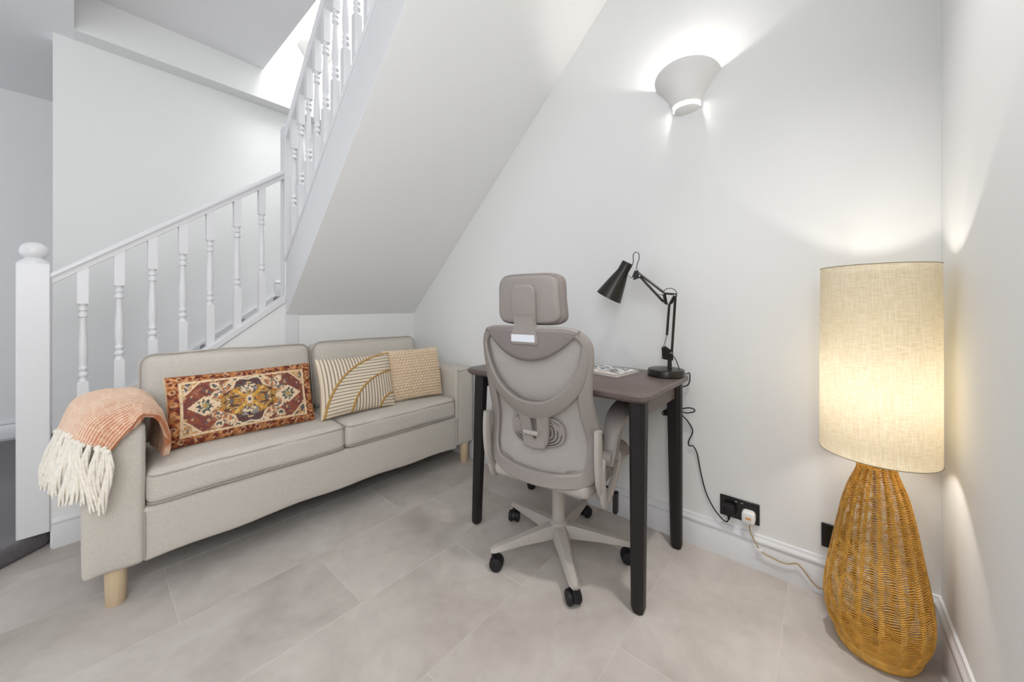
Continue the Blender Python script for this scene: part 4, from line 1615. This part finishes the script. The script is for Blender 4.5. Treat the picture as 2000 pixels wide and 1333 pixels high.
for i, a in enumerate(locang):
    px_, py_ = 0.306 * math.cos(a), 0.306 * math.sin(a)
    d = caster_dirs[i]
    f_ = Vector((math.cos(d), math.sin(d), 0))
    s_ = Vector((-math.sin(d), math.cos(d), 0))
    up_ = Vector((0, 0, 1))
    c0 = Vector((px_, py_, 0.0)) + f_ * 0.012
    hood = MB()
    hd = []
    for t in np.linspace(-0.4, PI + 0.2, 14):
        hd.append((math.cos(t) * 0.0285, 0.0275 + math.sin(t) * 0.0285))
    hood.prism(hd, lambda p: tuple(c0 + f_ * p[0] + s_ * -0.009 + up_ * p[1]), lambda p: tuple(c0 + f_ * p[0] + s_ * 0.009 + up_ * p[1]))
    hood.tube([Vector((px_, py_, 0.040)), Vector((px_, py_, 0.076))], 0.010, 12)
    co_ = cb('caster', hood, 'black_plastic')
    for sd in (-1, 1):
        m = MB().lathe([(0.0, 0.0095), (0.024, 0.0095), (0.0268, 0.012), (0.0268, 0.020), (0.024, 0.0255), (0.014, 0.0285), (0.0, 0.0295)], 24, c0 + up_ * 0.0268, (f_, up_, s_ * sd))
        cb('wheel', m, 'black_plastic', parent=co_)

# seat and mechanism
cb('mechanism', soft_box((-0.075, -0.11, 0.345), (0.075, 0.13, 0.392), 0.012, 6), 'chair_grey')
seat = soft_box((-0.245, -0.190, 0.405), (0.245, 0.290, 0.480), 0.036, 14, (0.004, 0.004, 0.014))
seat.v = [(x * (1 - 0.10 * max(0, (-y - 0.05) / 0.19)), y, z - 0.028 * max(0, (y - 0.16) / 0.1) ** 2) for x, y, z in seat.v]
so_ = cb('seat', seat, 'chair_pad')
pan = soft_box((-0.232, -0.205, 0.366), (0.232, 0.265, 0.425), 0.024, 10, (0, 0, 0))
pan.v = [(x * (1 - 0.10 * max(0, (-y - 0.05) / 0.19)), y, z) for x, y, z in pan.v]
cb('seat_pan', pan, 'chair_light', parent=so_)

def yb_surf(x, z):
    rec = -0.205 - 0.115 * max(0.0, z - 0.45) - 0.02 * max(0, (z - 0.85)) + 0.035 * math.exp(-((z - 0.60) / 0.12) ** 2) - 0.01
    return rec + 0.95 * x * x

def ribbon(pts, widths, th, off=0.0, close=False):
    """flat moulded member following the back's surface; pts (x,z)"""
    n = len(pts)
    mb = MB()
    rs = []
    for i in range(n):
        p = np.array(pts[i])
        a = np.array(pts[(i - 1) % n] if close or i > 0 else pts[i])
        b_ = np.array(pts[(i + 1) % n] if close or i < n - 1 else pts[i])
        t = b_ - a
        t = t / (np.linalg.norm(t) + 1e-9)
        nn = np.array([-t[1], t[0]])
        w_ = widths[i] / 2 if isinstance(widths, (list, tuple, np.ndarray)) else widths / 2
        e = min(0.006, th * 0.4)
        ring = []
        for s, d in ((-1, -th + e), (-1 + e / w_, -th), (1 - e / w_, -th), (1, -th + e), (1, -e * .5), (1 - e / w_ * .5, 0), (-1 + e / w_ * .5, 0), (-1, -e * .5)):
            q = p + nn * s * w_
            ring.append((q[0], yb_surf(q[0], q[1]) + off + d, q[1]))
        rs.append(ring)
    return mb.rings(rs, close=close)

half = [(0.0, 1.004), (0.11, 1.006), (0.185, 0.996), (0.222, 0.960), (0.226, 0.90), (0.215, 0.82), (0.208, 0.74), (0.214, 0.66), (0.226, 0.58), (0.226, 0.50), (0.200, 0.444), (0.13, 0.424), (0.05, 0.418)]
whalf = [0.026, 0.026, 0.030, 0.032, 0.034, 0.040, 0.048, 0.050, 0.048, 0.050, 0.054, 0.056, 0.056]
ring_pts = half + [(0.0, 0.417)] + [(-x, z) for x, z in half[:0:-1]]
ring_w = whalf + [0.056] + whalf[:0:-1]
rp = [tuple(p) for p in catmull(ring_pts, 7, close=True)]
rw = [float(p[0]) for p in catmull([(w_, 0) for w_ in ring_w], 7, close=True)]
cb('back_frame', ribbon(rp, rw, 0.026, 0.0, True), 'chair_grey')
# mesh panel
def half_width(z):
    zs_ = [p[1] for p in rp if p[0] >= 0]
    best = [(abs(p[1] - z), p[0]) for p in rp if p[0] > 0.02]
    best.sort()
    return best[0][1]
Pm = []
for i in range(41):
    z = 0.425 + (1.0 - 0.425) * i / 40
    hw = 0.0
    for k in range(len(rp)):
        p, q = rp[k], rp[(k + 1) % len(rp)]
        if (p[1] - z) * (q[1] - z) <= 0 and abs(p[1] - q[1]) > 1e-9:
            t = (z - p[1]) / (q[1] - p[1])
            hw = max(hw, p[0] + (q[0] - p[0]) * t)
    Pm.append([(hw * s, yb_surf(hw * s, z) - 0.006 + 0.012 * (1 - s * s), z) for s in np.linspace(-1, 1, 25)])
cb('mesh_panel', MB().grid(Pm), 'mesh_fabric')
# yoke: solid upper panel with a scooped lower edge
def zlow(x):
    return 0.888 + 0.118 * (abs(x) / 0.205) ** 2.1
def ztop(x):
    return 1.010 - 0.020 * (abs(x) / 0.205) ** 4
Py = []
for s in np.linspace(-1, 1, 41):
    x = 0.205 * s
    za, zb_ = zlow(x), ztop(x) + 0.002
    col_ = []
    for t in np.linspace(0, 1, 9):
        z = za + (zb_ - za) * t
        col_.append((x, yb_surf(x, z) - 0.024 + 0.006 * (1 - t) ** 4, z))
    Py.append(col_)
cb('yoke', MB().grid(Py), 'chair_pad', solid=0.010)
# V arms and stem
vpts = [(-0.219, 0.945), (-0.212, 0.875), (-0.182, 0.800), (-0.132, 0.742), (-0.068, 0.702), (0, 0.688), (0.068, 0.702), (0.132, 0.742), (0.182, 0.800), (0.212, 0.875), (0.219, 0.945)]
vw = [0.020, 0.034, 0.048, 0.056, 0.066, 0.074, 0.066, 0.056, 0.048, 0.034, 0.020]
vp = [tuple(p) for p in catmull(vpts, 6)]
vwid = [float(p[0]) for p in catmull([(w_, 0) for w_ in vw], 6)]
cb('back_brace', ribbon(vp, vwid, 0.030, -0.003), 'chair_grey')
for s in (-1, 1):
    st_ = [(s * 0.046, 0.690), (s * 0.039, 0.64), (s * 0.034, 0.59), (s * 0.030, 0.565), (s * 0.020, 0.548)]
    cb('brace_prong', ribbon([tuple(p) for p in catmull(st_, 5)], 0.052, 0.026, -0.007), 'chair_grey')
cb('brace_foot', ribbon([(-0.046, 0.556), (0, 0.549), (0.046, 0.556)], 0.040, 0.027, -0.007), 'chair_grey')
cb('height_slider', ribbon([(-0.040, 0.595), (0.024, 0.595)], 0.018, 0.020, -0.030), 'chair_light')
# lumbar pad with grooves
lum = MB()
lp = []
for t in np.linspace(0, 2 * PI, 41)[:-1]:
    c_, s_ = math.cos(t), math.sin(t)
    lp.append((0.120 * math.copysign(abs(c_) ** 0.7, c_), 0.600 + 0.064 * math.copysign(abs(s_) ** 0.7, s_)))
lum.prism(lp, lambda p: (p[0], yb_surf(*p) - 0.001, p[1]), lambda p: (p[0], yb_surf(*p) - 0.012, p[1]))
lo_ = cb('lumbar_pad', lum, 'chair_grey', bevel=0.003)
for sc_ in (0.88, 0.76, 0.64, 0.52, 0.40):
    pts = []
    for t in np.linspace(-1.35, 1.35, 17):
        c_, s_ = math.cos(t), math.sin(t)
        x, z = 0.120 * sc_ * abs(c_) ** 0.7, 0.600 + 0.064 * sc_ * math.copysign(abs(s_) ** 0.7, s_)
        pts.append((x, yb_surf(x, z) - 0.0125, z))
    cb('groove', MB().tube(pts, 0.0014, 5), 'black_plastic', parent=lo_)
    cb('groove', MB().tube([(-x, y_, z) for x, y_, z in pts], 0.0014, 5), 'black_plastic', parent=lo_)
# headrest
def hr_y(x, z):
    return yb_surf(0, 1.0) - 0.006 + 0.10 * 0 + 1.1 * x * x + 0.9 * (z - 1.10) ** 2 - 0.10 * (z - 1.05)
def superpts(hw, z0, z1, top_w, n=48, e=0.38, waist=0.0):
    pts = []
    zc, hh = (z0 + z1) / 2, (z1 - z0) / 2
    for t in np.linspace(0, 2 * PI, n + 1)[:-1]:
        c_, s_ = math.cos(t), math.sin(t)
        x = hw * math.copysign(abs(c_) ** e, c_)
        z = zc + hh * math.copysign(abs(s_) ** e, s_)
        x *= (1 + top_w * (z - zc) / hh) * (1 - waist * (1 - ((z - zc) / hh) ** 2))
        pts.append((x, z))
    return pts
def slab(pts, y0, y1, puff=0.0):
    """closed plate following hr_y with rings from rim to centre"""
    mb = MB()
    zc = sum(p[1] for p in pts) / len(pts)
    rs = []
    def ring(sc_, y_):
        return [(p[0] * sc_, hr_y(p[0] * sc_, zc + (p[1] - zc) * sc_) + y_, zc + (p[1] - zc) * sc_) for p in pts]
    for sc_ in (0.02, 0.3, 0.6, 0.85, 0.95):
        rs.append(ring(sc_, y1 + puff * (1 - sc_ ** 2)))
    rs.append(ring(0.985, y1 - (y1 - y0) * 0.12))
    rs.append(ring(1.0, (y0 + y1) / 2))
    rs.append(ring(0.985, y0 + (y1 - y0) * 0.12))
    for sc_ in (0.95, 0.85, 0.6, 0.3, 0.02):
        rs.append(ring(sc_, y0))
    return mb.rings(rs)
hp = superpts(0.150, 1.022, 1.222, -0.03, waist=0.045)
ho_ = cb('headrest', slab(hp, 0.006, 0.050, 0.008), 'chair_pad')
hp2 = superpts(0.139, 1.030, 1.212, -0.03, waist=0.06)
cb('headrest_shell', slab(hp2, -0.010, 0.012), 'chair_grey', parent=ho_)
hp3 = [(x, z) for x, z in superpts(0.050, 1.00, 1.178, 0.06, e=0.5)]
cb('headrest_spine', slab(hp3, -0.026, -0.006), 'chair_grey', parent=ho_)
# bracket from headrest down onto the yoke, with its white label
bm_ = MB()
rs = []
for z, w_ in ((1.06, 0.046), (1.02, 0.046), (1.00, 0.050), (0.985, 0.058), (0.962, 0.060), (0.952, 0.058)):
    yy = yb_surf(0, min(z, 1.0)) - 0.030 if z <= 1.0 else hr_y(0, z) - 0.026
    rs.append([(-w_, yy + 0.004, z), (-w_ + 0.006, yy - 0.006, z), (w_ - 0.006, yy - 0.006, z), (w_, yy + 0.004, z), (w_, yy + 0.016, z), (-w_, yy + 0.016, z)])
bo_ = cb('headrest_bracket', bm_.rings(rs), 'chair_grey')
yl = yb_surf(0, 0.975) - 0.0365
cb('label_plate', MB().box((-0.052, yl - 0.0015, 0.960), (0.050, yl + 0.008, 0.990)), 'white_label', parent=bo_, bevel=0.002, label='white blank label')

# arms
for s in (-1, 1):
    # support: from under the seat out and up behind the seat side
    path = [(0.08, -0.02, 0.340), (0.16, -0.05, 0.342), (0.222, -0.09, 0.352), (0.246, -0.14, 0.385), (0.250, -0.180, 0.44), (0.251, -0.195, 0.51), (0.251, -0.198, 0.58), (0.250, -0.195, 0.635)]
    pts = catmull(path, 6)
    rs = []
    for i, p in enumerate(pts):
        t = i / (len(pts) - 1)
        a, b_ = pts[max(0, i - 1)], pts[min(len(pts) - 1, i + 1)]
        tg = Vector(b_ - a).normalized()
        lat = Vector((1, 0, 0)) if t > 0.35 else Vector((0, 1, 0)).lerp(Vector((1, 0, 0)), t / 0.35)
        lat = (lat - tg * lat.dot(tg)).normalized()
        oth = tg.cross(lat)
        wl, wo = (0.012, 0.022)
        p = Vector(p)
        ring = []
        for a_, b2 in ((-1, -.6), (-.6, -1), (.6, -1), (1, -.6), (1, .6), (.6, 1), (-.6, 1), (-1, .6)):
            q = p + lat * a_ * wl + oth * b2 * wo
            ring.append((q.x * s, q.y, q.z))
        rs.append(ring)
    cb('arm_support', MB().rings(rs), 'chair_light')
    # triangular strut loop in front of the support
    tri = [(-0.165, 0.500), (-0.06, 0.492), (0.035, 0.470), (0.022, 0.425), (-0.06, 0.365), (-0.14, 0.345)]
    tp = catmull([(0, y_, z) for y_, z in tri], 6, close=True)
    rs = []
    for i, p in enumerate(tp):
        a, b_ = tp[i - 1], tp[(i + 1) % len(tp)]
        tg = Vector(b_ - a).normalized()
        oth = Vector((1, 0, 0)).cross(tg)
        p = Vector(p)
        ring = []
        for a_, b2 in ((-1, -.6), (-.6, -1), (.6, -1), (1, -.6), (1, .6), (.6, 1), (-.6, 1), (-1, .6)):
            q = p + Vector((a_ * 0.011, 0, 0)) + oth * b2 * 0.017
            ring.append(((0.256 + q.x) * s, q.y, q.z))
        rs.append(ring)
    cb('arm_strut', MB().rings(rs, close=True), 'chair_light')
    # armrest sweeping up from the rear pivot to the flat pad
    path = [(0.268, -0.135, 0.492, 0.022, 0.018), (0.270, -0.115, 0.530, 0.027, 0.026), (0.271, -0.095, 0.580, 0.030, 0.028), (0.271, -0.075, 0.620, 0.036, 0.022), (0.272, -0.03, 0.650, 0.044, 0.015), (0.273, 0.04, 0.668, 0.047, 0.012), (0.274, 0.11, 0.674, 0.046, 0.011), (0.274, 0.17, 0.670, 0.040, 0.010), (0.274, 0.20, 0.662, 0.024, 0.007)]
    pts = catmull(path, 5)
    rs = []
    for i, p in enumerate(pts):
        a, b_ = pts[max(0, i - 1)], pts[min(len(pts) - 1, i + 1)]
        tg = Vector((b_ - a)[:3]).normalized()
        lat = Vector((1, 0, 0))
        lat = (lat - tg * lat.dot(tg)).normalized()
        oth = tg.cross(lat)
        c_ = Vector(p[:3])
        ring = []
        for k in range(12):
            t = 2 * PI * k / 12
            q = c_ + lat * math.copysign(abs(math.cos(t)) ** 0.6, math.cos(t)) * p[3] + oth * math.copysign(abs(math.sin(t)) ** 0.6, math.sin(t)) * p[4]
            ring.append((q.x * s, q.y, q.z))
        rs.append(ring)
    ao = cb('armrest', MB().rings(rs), 'chair_grey')
    m = MB().tube([(0.246 * s, -0.135, 0.525), (0.285 * s, -0.135, 0.525)], 0.026, 20)
    cb('pivot', m, 'chair_grey', parent=ao)
# height lever hanging at the right
m = MB().tube([(0.07, 0.02, 0.352), (0.19, 0.025, 0.340), (0.250, 0.022, 0.318)], 0.005, 8)
lv = cb('lever', m, 'black_plastic')
m = soft_box((0.240, 0.006, 0.232), (0.260, 0.040, 0.320), 0.007, 5)
cb('lever_tag', m, 'black_gloss', parent=lv)
